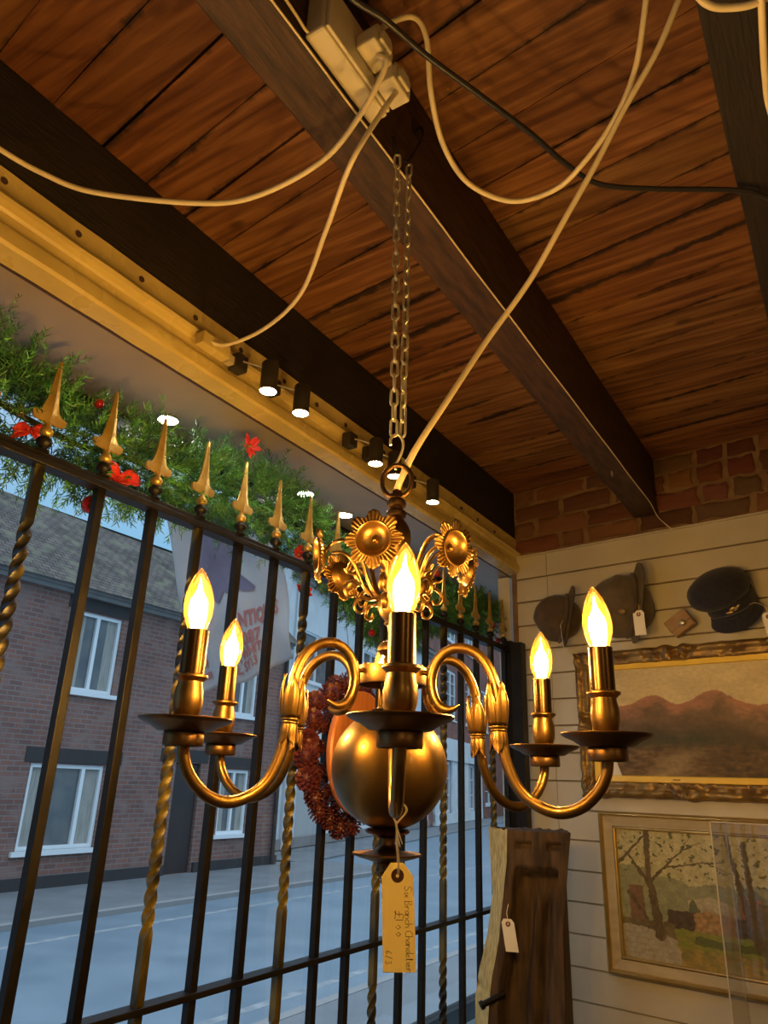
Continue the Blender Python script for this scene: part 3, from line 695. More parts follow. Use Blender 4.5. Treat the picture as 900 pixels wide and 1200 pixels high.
# upper tier: six sunflower reflectors on scrolled branches
def make_flower(ph, i):
    tu = (Vector((0,0,1)) if i else Vector((0,0,1)))
    mb = MB()
    for pl, r0, r1 in (([(.010,.205),(.024,.214),(.034,.232),(.041,.252),(.052,.270),(.066,.2765),(.078,.272),(.086,.262),(.090,.254)], .0022, .0022),
                       ([(.030,.212),(.039,.222),(.046,.238),(.055,.254),(.067,.261),(.079,.259)], .0021, .0016),
                       ([(.041,.224),(.050,.227),(.058,.223),(.061,.215),(.057,.208),(.051,.208),(.049,.213)], .0021, .0014),
                       ([(.022,.208),(.031,.206),(.040,.207),(.046,.203),(.048,.195),(.043,.189),(.037,.191),(.036,.196)], .0021, .0014),
                       ([(.044,.226),(.050,.234),(.058,.236),(.063,.241)], .0021, .0010)):
        p = catmull([L3(r, z, ph) for r, z in pl], 6)
        mb.tube(p, [r0+(r1-r0)*k/(len(p)-1) for k in range(len(p))], 8, sq=1.7)
    br = obj('scroll_branch', mb, M['brass'], ch, ang=60)
    # flower plate facing outwards, tipped slightly down
    nrm = Vector((C(ph)*C(R(6)), S(ph)*C(R(6)), -S(R(6)))); ux = Vector((-S(ph), C(ph), 0)); uy = nrm.cross(ux); c = L3(.0945, .2545, ph)
    mb = MB()
    def pet(a_, b_):
        a = 2*PI*a_; t = b_; env = .5+.5*C(8*a); ro = .0255 + .0088*env**.5; r = .0188 + (ro-.0188)*t
        rid = .0011*S(5*8*a+.6)*min(1, t*2.5)
        d = .0012 - .0012*t + .003*t*t*(1-env)*.4 + rid
        return c + ux*r*C(a) + uy*r*S(a) + nrm*d
    mb.grid(pet, 320, 6, cu=True)
    obj('petal_ring', mb, M['brass'], br, ang=80).modifiers.new('Solid', 'SOLIDIFY').thickness = .0006
    Mr = Matrix((ux, uy, nrm)).transposed()
    mb = MB().lathe([(.0188,.0005),(.0205,.0022),(.0212,.0034),(.0202,.0042),(.0188,.0034),(.0175,.0008),(.0150,-.0025),(.0115,-.0050),(.0075,-.0062),(.0035,-.0066),(.0030,-.0050),(.0026,-.0030),(.0012,-.0020),(0,-.0018)], c, Mr, 40, cap=False)
    mb.lathe([(.0205,.0022),(.0188,-.0002),(.0160,-.0038),(.0120,-.0066),(.0075,-.0078),(.0,-.0082)], c, Mr, 40, cap=False)
    obj('flower_dish', mb, M['brass'], br, ang=60)
for i in range(6):
    make_flower(R(47 + 60*i), i)

# ------------------------------------------------------------------ chains and hook
hook = thing('beam_hook', (-.4775,.80,1.0), 'dark bent iron hook in the side of the middle ceiling beam holding the chains', 'hook')
hp = catmull([(-.479,.80,1.045),(-.462,.793,1.035),(-.449,.775,.990),(-.450,.752,.940),(-.453,.735,.906),(-.4545,.715,.896),(-.455,.702,.906),(-.456,.697,.920)], 6)
obj('rod', MB().tube(hp, .0026, 8), M['iron'], hook)
obj('back_plate', MB().span((-.4778,.785,1.028),(-.4758,.815,1.062)), M['iron'], hook, smooth=False, bevel=.001)
def link(c, T, ang, ln=.0275, w=.0122, r=.0019):
    T = T.normalized(); a = T.orthogonal().normalized(); b = T.cross(a); s = a*C(ang)+b*S(ang); pts = []
    h = ln/2 - w/2; rr = w/2 - r
    for k in range(9):
        t = PI*k/8; pts.append(c + T*(h + rr*S(t)) + s*rr*C(t))
    for k in range(9):
        t = PI + PI*k/8; pts.append(c + T*(-h + rr*S(t)) + s*rr*C(t))
    return MB().tube(pts, r, 7, closed=True)
lr = random.Random(8)
for n_, (top, bot, lab) in enumerate((((-.4545,.7085,.893),(-.4560,.7240,.428),'zinc link chain, left strand of the two carrying the chandelier'),
                             ((-.4515,.7380,.899),(-.4470,.7320,.428),'zinc link chain, right strand of the two carrying the chandelier'))):
    top = Vector(top); bot = Vector(bot); D = bot-top; N = 21; pitch = D.length/N
    t = thing('chain', bot, lab, 'chain', 'chains of the chandelier')
    for k in range(N):
        c = top + D*(k+.5)/N
        obj('link', link(c, D, (PI/2 if k % 2 else 0)+R(25)+lr.uniform(-.25,.25)+n_*.5, ln=pitch+.0062), M['zinc'], t)
sh = catmull([(-.457,.7185,.412),(-.4575,.7200,.422),(-.4535,.7270,.430),(-.4475,.7310,.424),(-.4460,.7320,.412),(-.4500,.7310,.398),(-.4540,.7290,.388),(-.4545,.7285,.3805)], 6)
obj('s_hook', MB().tube(sh, .0019, 8), M['zinc'], label='zinc wire hook joining both chains to the ring of the chandelier', cat='hook')

# ------------------------------------------------------------------ sockets, plugs and cables
def rotbox(mb, c, d, rot, ): return mb.box(c, d, rot)
sk = thing('socket_box', (-.4778,.59,.92), 'white double socket box screwed to the side of the middle beam', 'socket')
obj('box', MB().span((-.4775,.505,.924),(-.446,.665,1.010)), M['plastic'], sk, smooth=False, bevel=.004)
obj('face_plate', MB().span((-.4455,.508,.927),(-.440,.662,1.007)), M['plastic'], sk, smooth=False, bevel=.002)
def plug(cy, cz, lab, nm):
    t = thing('mains_plug', (-.42,cy,cz-.02), lab, 'plug', 'plugs in the socket box')
    poly = [(-.024,-.018),(.024,-.018),(.025,.004),(.016,.022),(-.016,.022),(-.025,.004)]
    obj('plug_body', MB().prism(poly, lambda a, b, d: (d, cy+a, cz+b), -.4395, -.408), M['plastic'], t, smooth=False, bevel=.003)
    obj('cord_grip', MB().prism([(a*.6, b*.6) for a, b in poly], lambda a, b, d: (d, cy+a, cz+b), -.408, -.4025), M['plastic'], t, smooth=False, bevel=.002)
plug(.592,.968, 'larger white mains plug nearer the camera in the socket box', 1)
plug(.642,.950, 'small white mains plug in the far end of the socket box', 2)
def cable(pts, r, m, lab, n=6):
    return obj('cable', MB().tube(catmull(pts, 8), r, 10), m, label=lab, cat='cable')
cable([(-.418,.592,.9500),(-.409,.600,.935),(-.460,.621,.90),(-.544,.641,.87),(-.663,.629,.85),(-.755,.592,.85),(-.888,.5,.86),(-.935,.44,.87),(-.96,.383,.88),(-.989,.292,.9),(-1.02,.15,.90)], .0043, M['cable_white'], 'cream cable drooping from the larger plug across to the steel lintel at upper left')
cable([(-.418,.642,.932),(-.430,.628,.889),(-.47,.615,.804),(-.58,.705,.805),(-.72,.817,.812),(-.86,.88,.826),(-.97,.888,.829),(-1.006,.862,.838)], .0039, M['cable_white'], 'cream cable hanging from the small plug down to the junction box on the lintel')
cable([(-.440,.60,1.005),(-.41,.603,1.02),(-.374,.613,1.02),(-.366,.637,1.0),(-.383,.683,.95),(-.397,.749,.92),(-.388,.819,.9),(-.34,.878,.89),(-.272,.889,.89),(-.218,.869,.9),(-.163,.844,.93),(-.119,.802,.96),(-.086,.742,1.0),(-.066,.708,1.04),(-.04,.64,1.10)], .0043, M['cable_white'], 'cream cable looping from behind the socket box down and up to the top centre')
cable([(.01,.71,1.11),(-.02,.755,1.05),(-.049,.764,1.0),(-.087,.791,.96),(-.145,.818,.91),(-.190,.837,.86),(-.252,.855,.79),(-.314,.868,.715),(-.378,.85,.62),(-.417,.795,.5),(-.436,.752,.42),(-.4475,.733,.37),(-.452,.729,.352)], .0044, M['cable_white'], 'long cream flex running from the ceiling down into the top of the chandelier')
cable([(-.42,.30,.9),(-.39,.434,.9),(-.382,.485,.9),(-.363,.524,.9),(-.341,.594,.9),(-.307,.68,.9),(-.27,.775,.9),(-.245,.853,.9),(-.213,.921,.9),(-.147,.972,.9),(-.032,1.043,.9),(.012,1.087,.9),(.102,1.205,.9),(.16,1.27,.905)], .0042, M['cable_black'], 'black cable crossing under the ceiling from the socket box to the right beam')
cable([(-.07,.53,.905),(-.044,.613,.89),(-.024,.666,.87),(-.014,.68,.86),(.002,.694,.86),(.032,.706,.86),(.069,.717,.88),(.1,.72,.908)], .0043, M['cable_white'], 'cream cable loop dipping in at the top right corner')
cable([(.05,.60,.912),(.045,.659,.88),(.039,.706,.86),(.035,.742,.85),(.031,.805,.85),(.031,.862,.85),(.045,.979,.86),(.07,1.08,.912)], .0043, M['cable_white'], 'cream cable hanging down along the right edge under the right beam')
cable([(-.474,.40,.945),(-.472,.448,.937),(-.472,.483,.933),(-.472,.500,.930),(-.470,.512,.932)], .0022, M['cable_white'], 'thin pale cable running along the beam side into the socket box')
pw = [(-.4765, y, BEAMZ-.0015+.001*S(y*17)) for y in [-.4+.1*k for k in range(29)]] + [tuple(wp(.0,.905,.022)), tuple(wp(.02,.875,.022)), tuple(wp(.048,.842,.02))]
obj('cable', MB().tube(catmull(pw, 4), .0017, 8), M['cable_white'], label='thin pale wire clipped along the bottom edge of the middle beam', cat='cable')
obj('spring_clip', MB().tube([(-.515+.0*k, 2.07+.0085*C(2*PI*k/16), .9050+.0085*S(2*PI*k/16)) for k in range(16)], .0012, 6, closed=True), M['zinc'], label='small silver ring fixed under the far end of the middle beam', cat='ring')

# junction box and track spot lamps on the steel lintel
jb = thing('junction_box', (-1.0,.905,.82), 'cream junction box on the steel lintel where a cable ends', 'junction box')
obj('box', MB().span((-1.018,.848,.822),(-.994,.925,.850)), M['cream'], jb, smooth=False, bevel=.002)
obj('connector', MB().span((-1.018,.928,.822),(-1.000,.985,.842)), M['frame_cream'], jb, smooth=False, bevel=.002)
labs = ['first spot lamp from the left under the steel lintel, lit', 'second lit spot lamp from the left under the steel lintel', 'third lit spot lamp from the left, just left of the chandelier ring',
        'fourth lit spot lamp, seen through the ring on top of the chandelier', 'fifth lit spot lamp, farthest right beside the chandelier ring']
for (y, lab) in zip((1.002,1.113,1.424,1.517,1.732), labs):
    zf = .772; x = -.95; t = thing('spot_lamp', (x, y, zf), lab, 'spot lamp', 'lit spot lamps under the lintel')
    obj('lamp_body', MB().lathe([(0,.070),(.0165,.070),(.0185,.066),(.0185,.016),(.0175,.012),(.0190,.004),(.0195,0),(.0178,0),(.0172,.006),(0,.006)], (x,y,zf), None, 24), M['lamp_body'], t)
    obj('lamp_lens', MB().lathe([(0,.0012),(.0172,.0012),(.0172,.0045),(0,.0045)], (x,y,zf), None, 24), M['lamp_face'], t, label='glowing white lamp lens')
    obj('lamp_rim', MB().tube([(x+.0186*C(2*PI*k/24), y+.0186*S(2*PI*k/24), zf+.0015) for k in range(24)], .0012, 6, closed=True), M['lamp_rim'], t)
    obj('mounting_block', MB().span((-1.020,y-.058,.815),(-.990,y-.026,.852)), M['lamp_body'], t, smooth=False, bevel=.003)
    obj('mounting_rod', MB().tube([(-.992,y-.042,.836),(-.972,y-.022,.832),(-.958,y-.006,.828)], .0022, 8), M['zinc'], t)
for (y, lab) in ((1.009,'recessed downlight glowing above the third spear of the railing'),(1.535,'recessed downlight glowing between the garland and the left sunflower'),(1.735,'recessed downlight glowing just left of the chandelier sunflowers')):
    x = -1.266; t = thing('downlight', (x, y, .784), lab, 'downlight', 'recessed downlights in the grey soffit')
    obj('bezel', MB().tube([(x+.0245*C(2*PI*k/28), y+.0245*S(2*PI*k/28), .7875) for k in range(28)], .0022, 6, closed=True), M['zinc'], t)
    obj('lens', MB().lathe([(0,0),(.0235,0),(.0235,.0022),(0,.0022)], (x,y,.7862), None, 28), M['down_face'], t)

# ------------------------------------------------------------------ price tags
def stroke_text(mb, txt, fn, size, adv, r=.00022):
    G = {'S':[[(.8,.9),(.5,1),(.2,.85),(.25,.6),(.65,.45),(.75,.2),(.45,0),(.1,.12)]], 'i':[[(.3,.5),(.3,.05),(.45,0)],[(.3,.7),(.33,.73)]], 'x':[[(.1,.5),(.6,0)],[(.6,.5),(.1,0)]],
         'B':[[(.15,0),(.2,1),(.6,.95),(.6,.65),(.2,.5),(.7,.4),(.7,.05),(.15,0)]], 'r':[[(.15,.5),(.2,0)],[(.2,.3),(.4,.5),(.6,.45)]], 'a':[[(.6,.45),(.3,.5),(.1,.25),(.3,0),(.55,.2),(.6,.48),(.6,.05),(.75,0)]],
         'n':[[(.1,.5),(.15,0)],[(.15,.3),(.4,.5),(.55,.4),(.55,0)]], 'c':[[(.6,.4),(.35,.5),(.1,.25),(.3,0),(.6,.08)]], 'h':[[(.15,1),(.15,0)],[(.15,.3),(.4,.5),(.55,.35),(.6,0)]],
         'C':[[(.8,.85),(.5,1),(.15,.6),(.2,.15),(.5,0),(.8,.1)]], 'd':[[(.55,.4),(.3,.5),(.1,.25),(.3,0),(.55,.2),(.65,1)],[(.6,.3),(.65,0)]], 'e':[[(.12,.25),(.55,.3),(.4,.5),(.12,.3),(.25,0),(.6,.1)]],
         'l':[[(.2,0),(.3,.9),(.2,.95),(.2,.1),(.4,0)]], 'L':[[(.85,.85),(.6,1),(.4,.8),(.45,.3),(.2,0),(.05,.1),(.3,.12),(.9,0)],[(.15,.5),(.7,.5)]], '1':[[(.3,.9),(.3,.1)]], '0':[[(.3,.6),(.1,.35),(.3,.1),(.5,.35),(.3,.6)]],
         '6':[[(.5,.9),(.2,.5),(.15,.2),(.4,0),(.55,.25),(.2,.4)]], '3':[[(.1,.85),(.5,.8),(.25,.5),(.55,.25),(.3,0),(.05,.1)]], '/':[[(.1,0),(.5,1)]], ' ':[]}
    x = 0
    for c in txt:
        for st_ in G.get(c, []):
            mb.tube([fn(x+a*size*.85, b*size) for a, b in st_], r, 5)
        x += adv*(1.25 if c in 'SBC' else .6 if c in 'il ' else 1)
def swing_tag(name, top, ux, dn, w, h, lab, string_to=None, loop=None, text=False, m='paper', group=None, cut=.3, thick=.0006):
    top = Vector(top); ux = Vector(ux).normalized(); dn = Vector(dn).normalized(); nr = ux.cross(dn).normalized()
    if nr.y > 0: nr = -nr
    t = thing(name, top + dn*h, lab, 'price tag', group)
    poly = [(-w*.5+w*cut, 0), (w*.5-w*cut, 0), (w*.5, w*cut*1.3), (w*.5, h), (-w*.5, h), (-w*.5, w*cut*1.3)]
    bend = lambda a, b: .0015*S(b/h*3)*h/.08
    # card with slight curl: strip rows
    mb = MB()
    ys = [0, w*cut*1.3] + [w*cut*1.3 + (h-w*cut*1.3)*k/8 for k in range(1, 9)]
    for side in (0, 1):
        vs = []
        for b in ys:
            hw = w*.5 - w*cut if b == 0 else w*.5
            for a in (-hw, hw): vs.append(top + ux*a + dn*b + nr*(bend(a, b) + (thick if side else 0)))
        fs = [(2*i, 2*i+1, 2*i+3, 2*i+2) for i in range(len(ys)-1)]
        mb.add(vs, fs if side else [f[::-1] for f in fs])
    n = len(ys)*2
    for i in range(len(ys)-1): mb.f += [[2*i, 2*i+2, n+2*i+2, n+2*i], [2*i+1, n+2*i+1, n+2*i+3, 2*i+3]]; mb.uv += [None]*2; mb.c += [None]*2
    mb.f += [[0,n,n+1,1],[n-2,n-1,2*n-1,2*n-2]]; mb.uv += [None]*2; mb.c += [None]*2
    obj('card', mb, M[m], t, smooth=False)
    Mr = Matrix((ux, ux.cross(nr) * -1, nr)).transposed(); ey = w*.36
    obj('eyelet', MB().lathe([(w*.055,.0001),(w*.2,.0001),(w*.2,.0006),(w*.055,.0006),(w*.055,.0001)], top + dn*ey + nr*(thick+bend(0, ey)), Mr, 20, cap=False), M['eyelet'], t)
    if text:
        mb = MB()
        on = lambda p, q, d: top + ux*q + dn*p + nr*(thick + bend(0, p) + .0003)
        stroke_text(mb, 'Six Branch Chandelier', lambda p, q: on(.0165+p, w*.20+q, 0), .0060, .00308)
        stroke_text(mb, 'L100', lambda p, q: on(.0340+p, -w*.12+q*.9, 0), .0085, .0050, .00024)
        stroke_text(mb, '6/3', lambda p, q: on(h-.0155+p, -w*.42+q, 0), .0055, .0036)
        obj('handwriting', mb, M['ink'], t, smooth=False, label='dark handwriting')
    if string_to is not None:
        sp_ = [top + dn*ey + nr*.0012, top + nr*.0018 + ux*.0004] + [Vector(p) for p in string_to]
        mb = MB().tube(catmull(sp_, 5), .0005 if w > .02 else .0006, 6)
        sp2 = [p + ux*.0012 for p in sp_[:2]] + [p + ux*.0009 for p in sp_[2:]]
        mb.tube(catmull(sp2, 5), .0005, 6)
        if loop:
            for L_ in loop: mb.tube(catmull(L_, 5), .00055, 6)
        obj('string', mb, M['string'], t)
    return t
view = Vector((.834,.552,0))
ap = Vector((-.3435,.5705,-.0205))
ph0 = R(-56.3); ad = Vector((C(ph0), S(ph0), 0)); side = Vector((-S(ph0), C(ph0), 0))
lp = [ap + side*.0066*C(2*PI*k/14) + Vector((0,0,.0066*S(2*PI*k/14))) for k in range(15)]
knot = ap + Vector((0,-.004,-.0105)) + ad*.003
swing_tag('price_tag', (-.3405,.5655,-.0605), (.80,.60,.02), (.05,.012,-1), .0262, .0775, 'buff price tag with handwriting tied under the front arm of the chandelier',
          [(-.3418,.5655,-.045), knot, ap+side*-.0066, ap+Vector((0,0,.0066)), ap+side*.0066, knot], [[knot, knot+Vector((.003,.001,-.008)), knot+Vector((.0052,.003,-.0155))], [knot, knot+Vector((.0015,.001,-.009)), knot+Vector((.0036,.002,-.0175))]], True)

# ------------------------------------------------------------------ hats, pouch and their tags on top of the gilt frame
def wl(p): return wp(p[0], p[2], p[1])                             # local (u, off, z)
def rotm(ax, ay, az): return Matrix.Rotation(R(az), 3, 'Z') @ Matrix.Rotation(R(ay), 3, 'Y') @ Matrix.Rotation(R(ax), 3, 'X')
WM = Matrix((EU, -EN, Vector((0,0,1)))).transposed()                # local axes u, into wall, up
def felt_hat(cu, cz, s, m, lab, brim_tilt, badge=False):
    off = .110
    base = wp(cu, cz, off); t = thing('felt_hat', wp(cu, cz-.10*s, .07), lab, 'hat', 'felt hats on the gilt frame')
    Mh = WM @ rotm(8, brim_tilt, 38)
    def cf(p):
        k = 1 + .09*noise.noise(p*1.7+Vector((cu*9,0,0))); q = p*k
        if q.x < -.3: q.z *= 1 + .15*q.x
        return q
    obj('crown', MB().ell(base - EU*.012*s + Vector((0,0,-.008*s)), (.092*s,.060*s,.094*s), Mh, 36, 24, cf), M[m], t)
    mb = MB()
    def br(i, j):
        a = 2*PI*i; r = .55 + .45*j
        x = .018 + .014*j + .012*j*j*max(0, C(a)) + .003*S(3*a+1)*j
        hz = .112 if S(a) < 0 else .128
        p = Vector((x*s, .068*r*C(a)*s, hz*r*S(a)*s - .004))
        return base + Mh @ p
    mb.grid(br, 64, 10, cu=True)
    b = obj('brim', mb, M[m], t); so = b.modifiers.new('Solid', 'SOLIDIFY'); so.thickness = .005; so.offset = 0
    obj('hat_band', MB().tube([base + Mh @ Vector((.012*s, .0600*C(2*PI*k/40)*s, .0925*S(2*PI*k/40)*s-.008)) for k in range(40)], .0045, 8, closed=True, sq=1.6), M['felt'], t)
    if badge:
        q = base + EN*.058*s + Vector((0,0,-.043)) + EU*.012
        obj('badge', MB().ell(q, (.013,.004,.009), WM, 14, 10), M['gilt'], t)
    return t
felt_hat(-.343,.575,.90,'felt','dark brown felt hat at left on the gilt frame with a narrow tag', 10)
felt_hat(-.105,.590,1.13,'felt_grey','larger grey-brown felt hat with upturned brim between two other hats', 6, True)
# peaked cap
cc = wp(.190,.588,.085); cap = thing('peaked_cap', wp(.20,.46,.06), 'navy wool peaked cap with a small metal badge on the right of the gilt frame', 'hat')
Mc = WM @ rotm(40, -14, 0)
def capf(p):
    q = p.copy(); q.z = max(q.z, -.62) ; q.x *= 1+.05*noise.noise(p*2); return q
obj('crown', MB().ell(cc + Vector((0,0,.012)) - EU*.006, (.096,.090,.058), Mc, 44, 24, capf), M['navy'], cap)
mb = MB()
def bnd(i, j):
    a = 2*PI*i; k = 1 - .06*j
    return cc + Vector((0,0,.012)) + EU*.008 + Mc @ Vector((.074*k*C(a), .070*k*S(a), -.022 - .050*j))
mb.grid(bnd, 48, 5, cu=True)
b = obj('band', mb, M['navy'], cap); b.modifiers.new('Solid', 'SOLIDIFY').thickness = .004
mb = MB()
def vis(i, j):
    a = PI + PI*(.06+.88*i); r = 1 + .52*j*S(PI*(.04+.92*i))**.7
    return cc + Vector((0,0,.012)) + EU*.008 + Mc @ Vector((.071*r*C(a)*(1-.05*j), .067*r*S(a), -.070 - .030*j + .012*C(a)*C(a)*j))
mb.grid(vis, 36, 8)
b = obj('visor', mb, M['navy'], cap); b.modifiers.new('Solid', 'SOLIDIFY').thickness = .004
pipe = [cc + Vector((0,0,.012)) + EU*.008 + Mc @ Vector((.0735*C(PI+PI*k/24), .0700*S(PI+PI*k/24), -.058)) for k in range(25)]
obj('chin_strap', MB().tube(pipe, .0032, 8), mat('navy_braid', (.05,.045,.06), .6), cap)
q = cc + Vector((0,0,.012)) + EU*.008 + Mc @ Vector((.008, -.0705, -.040)); Mb = Mc @ rotm(0,-12,0)
mb = MB().ell(q, (.011,.004,.006), Mb, 16, 10)
mb.ell(q + Mb @ Vector((.013,-.001,-.004)), (.013,.003,.0045), Mb @ rotm(0,-25,0), 14, 8).ell(q + Mb @ Vector((-.013,-.001,-.006)), (.012,.003,.004), Mb @ rotm(0,20,0), 14, 8)
obj('cap_badge', mb, M['gilt_thin'], cap)
# pouch
pc = wp(.052,.511,.060); Mp = WM @ rotm(0, -33, 0)
po = thing('leather_pouch', wp(.05,.455,.06), 'small tan leather pouch with a silver stud standing on its corner beside the cap', 'pouch')
obj('pouch_body', MB().box(pc, (.078,.030,.058), Mp), M['leather'], po, smooth=False, bevel=.006)
obj('flap', MB().box(pc + EN*.017 + Mp @ Vector((0,0,.010)), (.080,.004,.040), Mp), M['leather'], po, smooth=False, bevel=.002)
obj('stud', MB().ell(pc + EN*.021 + Mp @ Vector((.008,0,-.006)), (.011,.006,.011), WM, 20, 12), M['zinc'], po)
swing_tag('price_tag', wp(-.047,.548,.155), EU, (.02,0,-1), .036, .080, 'blank cream tag hanging in front of the larger grey-brown felt hat', [wp(-.046,.556,.150), wp(-.050,.572,.142)], None, False, 'paper_white', cut=.2)
swing_tag('price_tag', wp(-.322,.528,.150), EU*.45+EN*.9, (.10*.992,-.012,-1), .034, .080, 'narrow cream tag seen edge-on in front of the left felt hat', [wp(-.322,.535,.148), wp(-.315,.548,.145)], None, False, 'paper_white', cut=.2)
swing_tag('price_tag', wp(.312,.512,.085), EU, (.12,0,-1), .034, .070, 'blank cream tag beside the peaked cap at the right edge', [wp(.308,.530,.083), wp(.285,.545,.085), wp(.262,.540,.09)], None, False, 'paper_white', cut=.2)

# ------------------------------------------------------------------ pictures
def lerp3(a, b, t): t = max(0, min(1, t)); return tuple(a[i]+(b[i]-a[i])*t for i in range(3))
def fbm(x, y, o=5, s=0):
    v = 0; a = .5
    for _ in range(o): v += a*noise.noise(Vector((x, y, s))); x *= 2.03; y *= 2.03; a *= .55
    return v
def lin(c): return tuple(((x/255)/12.92 if x/255 <= .04045 else ((x/255+.055)/1.055)**2.4) for x in c)
def painting(u0, u1, z0, z1, off, fn, nu, nv, m, parent, name='canvas'):
    mb = MB(); W = nv+1; vs = []; cs = []
    for i in range(nu+1):
        for j in range(nv+1):
            vs.append(wp(u0+(u1-u0)*i/nu, z0+(z1-z0)*j/nv, off)); cs.append(fn(i/nu, j/nv))
    o = len(mb.v); mb.v = [tuple(v) for v in vs]
    for i in range(nu):
        for j in range(nv):
            f = [i*W+j, (i+1)*W+j, (i+1)*W+j+1, i*W+j+1]; mb.f.append(f); mb.uv.append(None); mb.c.append([cs[k] for k in f])
    return obj(name, mb, m, parent, smooth=False)
def p_mount(u, v):
    sky = lerp3(lin((196,182,138)), lin((172,156,118)), v*.6+fbm(u*4, v*5)*1.2)
    sky = lerp3(sky, lin((205,180,120)), max(0, .5-abs(u-.22)*2.2)*(1-v)*1.6)
    ridge = .60 + .05*S(u*5.2+.4) + .10*math.exp(-((u-.34)/.09)**2) + .17*math.exp(-((u-.66)/.13)**2) + .08*(u > .72)*(u-.72) + .03*fbm(u*14, 0)
    ridge += .04*max(0, min(1, (u-.60)/.12))
    c = sky
    if v < ridge:
        d = ridge - v; pk = lerp3(lin((158,112,88)), lin((112,90,68)), d*7 + fbm(u*12, v*12)*1.4)
        c = lerp3(pk, lin((74,64,46)), (d-.10)*4 + fbm(u*9, v*9, 5, 2)*.9)
    sm = lambda e0, e1, t_: max(0, min(1, (t_-e0)/(e1-e0)))
    c = lerp3(c, lin((62,66,48)), sm(.42, .32, v+.10*fbm(u*6, v*3, 4, 5))*sm(.85,.6,u)*(.6 + fbm(u*20, v*20, 4, 4)))
    gr_ = lerp3(lin((78,60,40)), lin((120,98,66)), .5+fbm(u*16, v*30, 5, 8)*1.6)
    c = lerp3(c, gr_, sm(.30, .22, v+.06*fbm(u*9, v*9, 4, 6)))
    if v < .26:
        pth = abs(u - (.42 + .22*(v/.26-.4) + .03*S(v*30)))
        if pth < .14: c = lerp3(c, lin((150,130,96)), (1-pth/.14)*sm(.26,.15,v)*(.8+fbm(u*20, v*20)))
    c = lerp3(c, lin((58,44,30)), sm(.42,.25,v+.1*fbm(u*8,v*8,4,2))*sm(.5,.72,u+.1*fbm(u*7,v*7,4,3))*(.6 + fbm(u*22, v*22, 4, 1)))
    k = 1 + .25*fbm(u*40, v*40, 3, 9)
    return tuple(x*k*1.25 for x in c)
def p_garden(u, v):
    u, v = u + .022*fbm(u*16, v*16, 4, 21), v + .022*fbm(u*16, v*16, 4, 31)
    n = fbm(u*9, v*9, 5, 1)
    c = lerp3(lin((186,178,128)), lin((206,198,150)), .5+n)                          # sky
    if v < .62 + .10*fbm(u*5, 2) + .10*(u < .22): c = lerp3(lin((134,140,104)), lin((160,160,120)), .5+fbm(u*16, v*16)*1.3)     # misty trees
    # house on the left and village
    if .43 < u < .74 and v < .53 - abs(u-.56)*.35: c = lerp3(lin((196,186,150)), lin((164,150,120)), .5+n*2)
    if .43 < u < .5 and v < .50 - abs(u-.465)*2.2: c = lin((96,104,76))
    if .72 < u < .9 and v < .64 - abs(u-.80)*.9: c = lin((116,120,100))
    if .735 < u < .87 and v < .55: c = lerp3(lin((176,120,82)), lin((140,92,66)), .5+n*2)
    if .06 < u < .16 and .30 < v < .56: c = lerp3(lin((140,98,74)), lin((110,84,62)), .5+n)
    if v < .40 + .02*fbm(u*20, 3) and u > .30: c = lerp3(lin((62,46,34)), lin((84,66,44)), .5+fbm(u*30, v*30)*1.5)         # dark hedge
    if .46 < u < .64 and .24 < v < .42 - abs(u-.55)*.3: c = lerp3(lin((190,152,98)), lin((150,112,66)), .5+fbm(u*30, v*30, 4, 2)*2)
    if .61 < u < .70 and .24 < v < .40: c = lerp3(lin((176,128,88)), c, .3)
    lawn = .27 - .03*(u-.3) + .015*fbm(u*12, 5)
    if v < lawn and u > .25:
        c = lerp3(lin((124,136,44)), lin((150,146,50)), .5+fbm(u*12, v*25)*1.4)
        if v < lawn-.04 and v > lawn-.10 and u > .45: c = lerp3(c, lin((70,84,32)), .75)
        if v < .13: c = lerp3(lin((176,146,66)), lin((130,124,58)), .5+fbm(u*14, v*20, 4, 7)*2)
    if u > .84 and v < .52: c = lerp3(lin((92,86,60)), lin((120,106,76)), .5+fbm(u*20, v*20)*1.3)
    if u < .34 and v < .30: c = lerp3(lin((96,84,56)), lin((126,110,70)), .5+fbm(u*18, v*18)*1.5)
    # pale curving path, lower left
    if v < .25 - .38*max(0, u-.12)**1.1 - (u-.34)*0 and u < .37 - v*.15:
        c = lin((176,168,146))
        if (v*26) % 1 < .12 or ((u*22 + (int(v*26) % 2)*.5) % 1 < .08): c = lin((156,148,126))
    # trunk, branches, twigs
    def seg(ax, ay, bx, by, w0, w1):
        dx, dy = bx-ax, by-ay; t = max(0, min(1, ((u-ax)*dx+(v-ay)*dy)/(dx*dx+dy*dy)))
        return math.hypot(u-ax-dx*t, (v-ay-dy*t)*.8) < w0+(w1-w0)*t + .003*fbm(u*50, v*50)
    bark = lerp3(lin((82,66,42)), lin((106,88,58)), .5+fbm(u*40, v*12)*2)
    for s_ in ((.245,.20,.20,.62,.035,.022),(.20,.62,.20,1.0,.022,.016),(.21,.60,.42,.86,.012,.005),(.42,.86,.55,.93,.005,.003),(.21,.55,.07,.80,.016,.006),(.06,.50,.22,.22,.014,.010),(.0,.72,.18,.95,.010,.006),(.30,.72,.68,.80,.006,.003),(.55,.79,.74,.70,.003,.002),(.40,.83,.48,.97,.004,.002),
               (.80,.28,.70,1.0,.022,.012),(.82,.20,.80,.95,.024,.014),(.86,.1,.90,.45,.008,.004)):
        if seg(*s_): c = bark
    lf = fbm(u*26, v*26, 3, 12)
    if v > .60 and lf > .17 + .25*abs(v-.9): c = lerp3(lin((104,108,66)), lin((74,78,46)), .5+n*2)
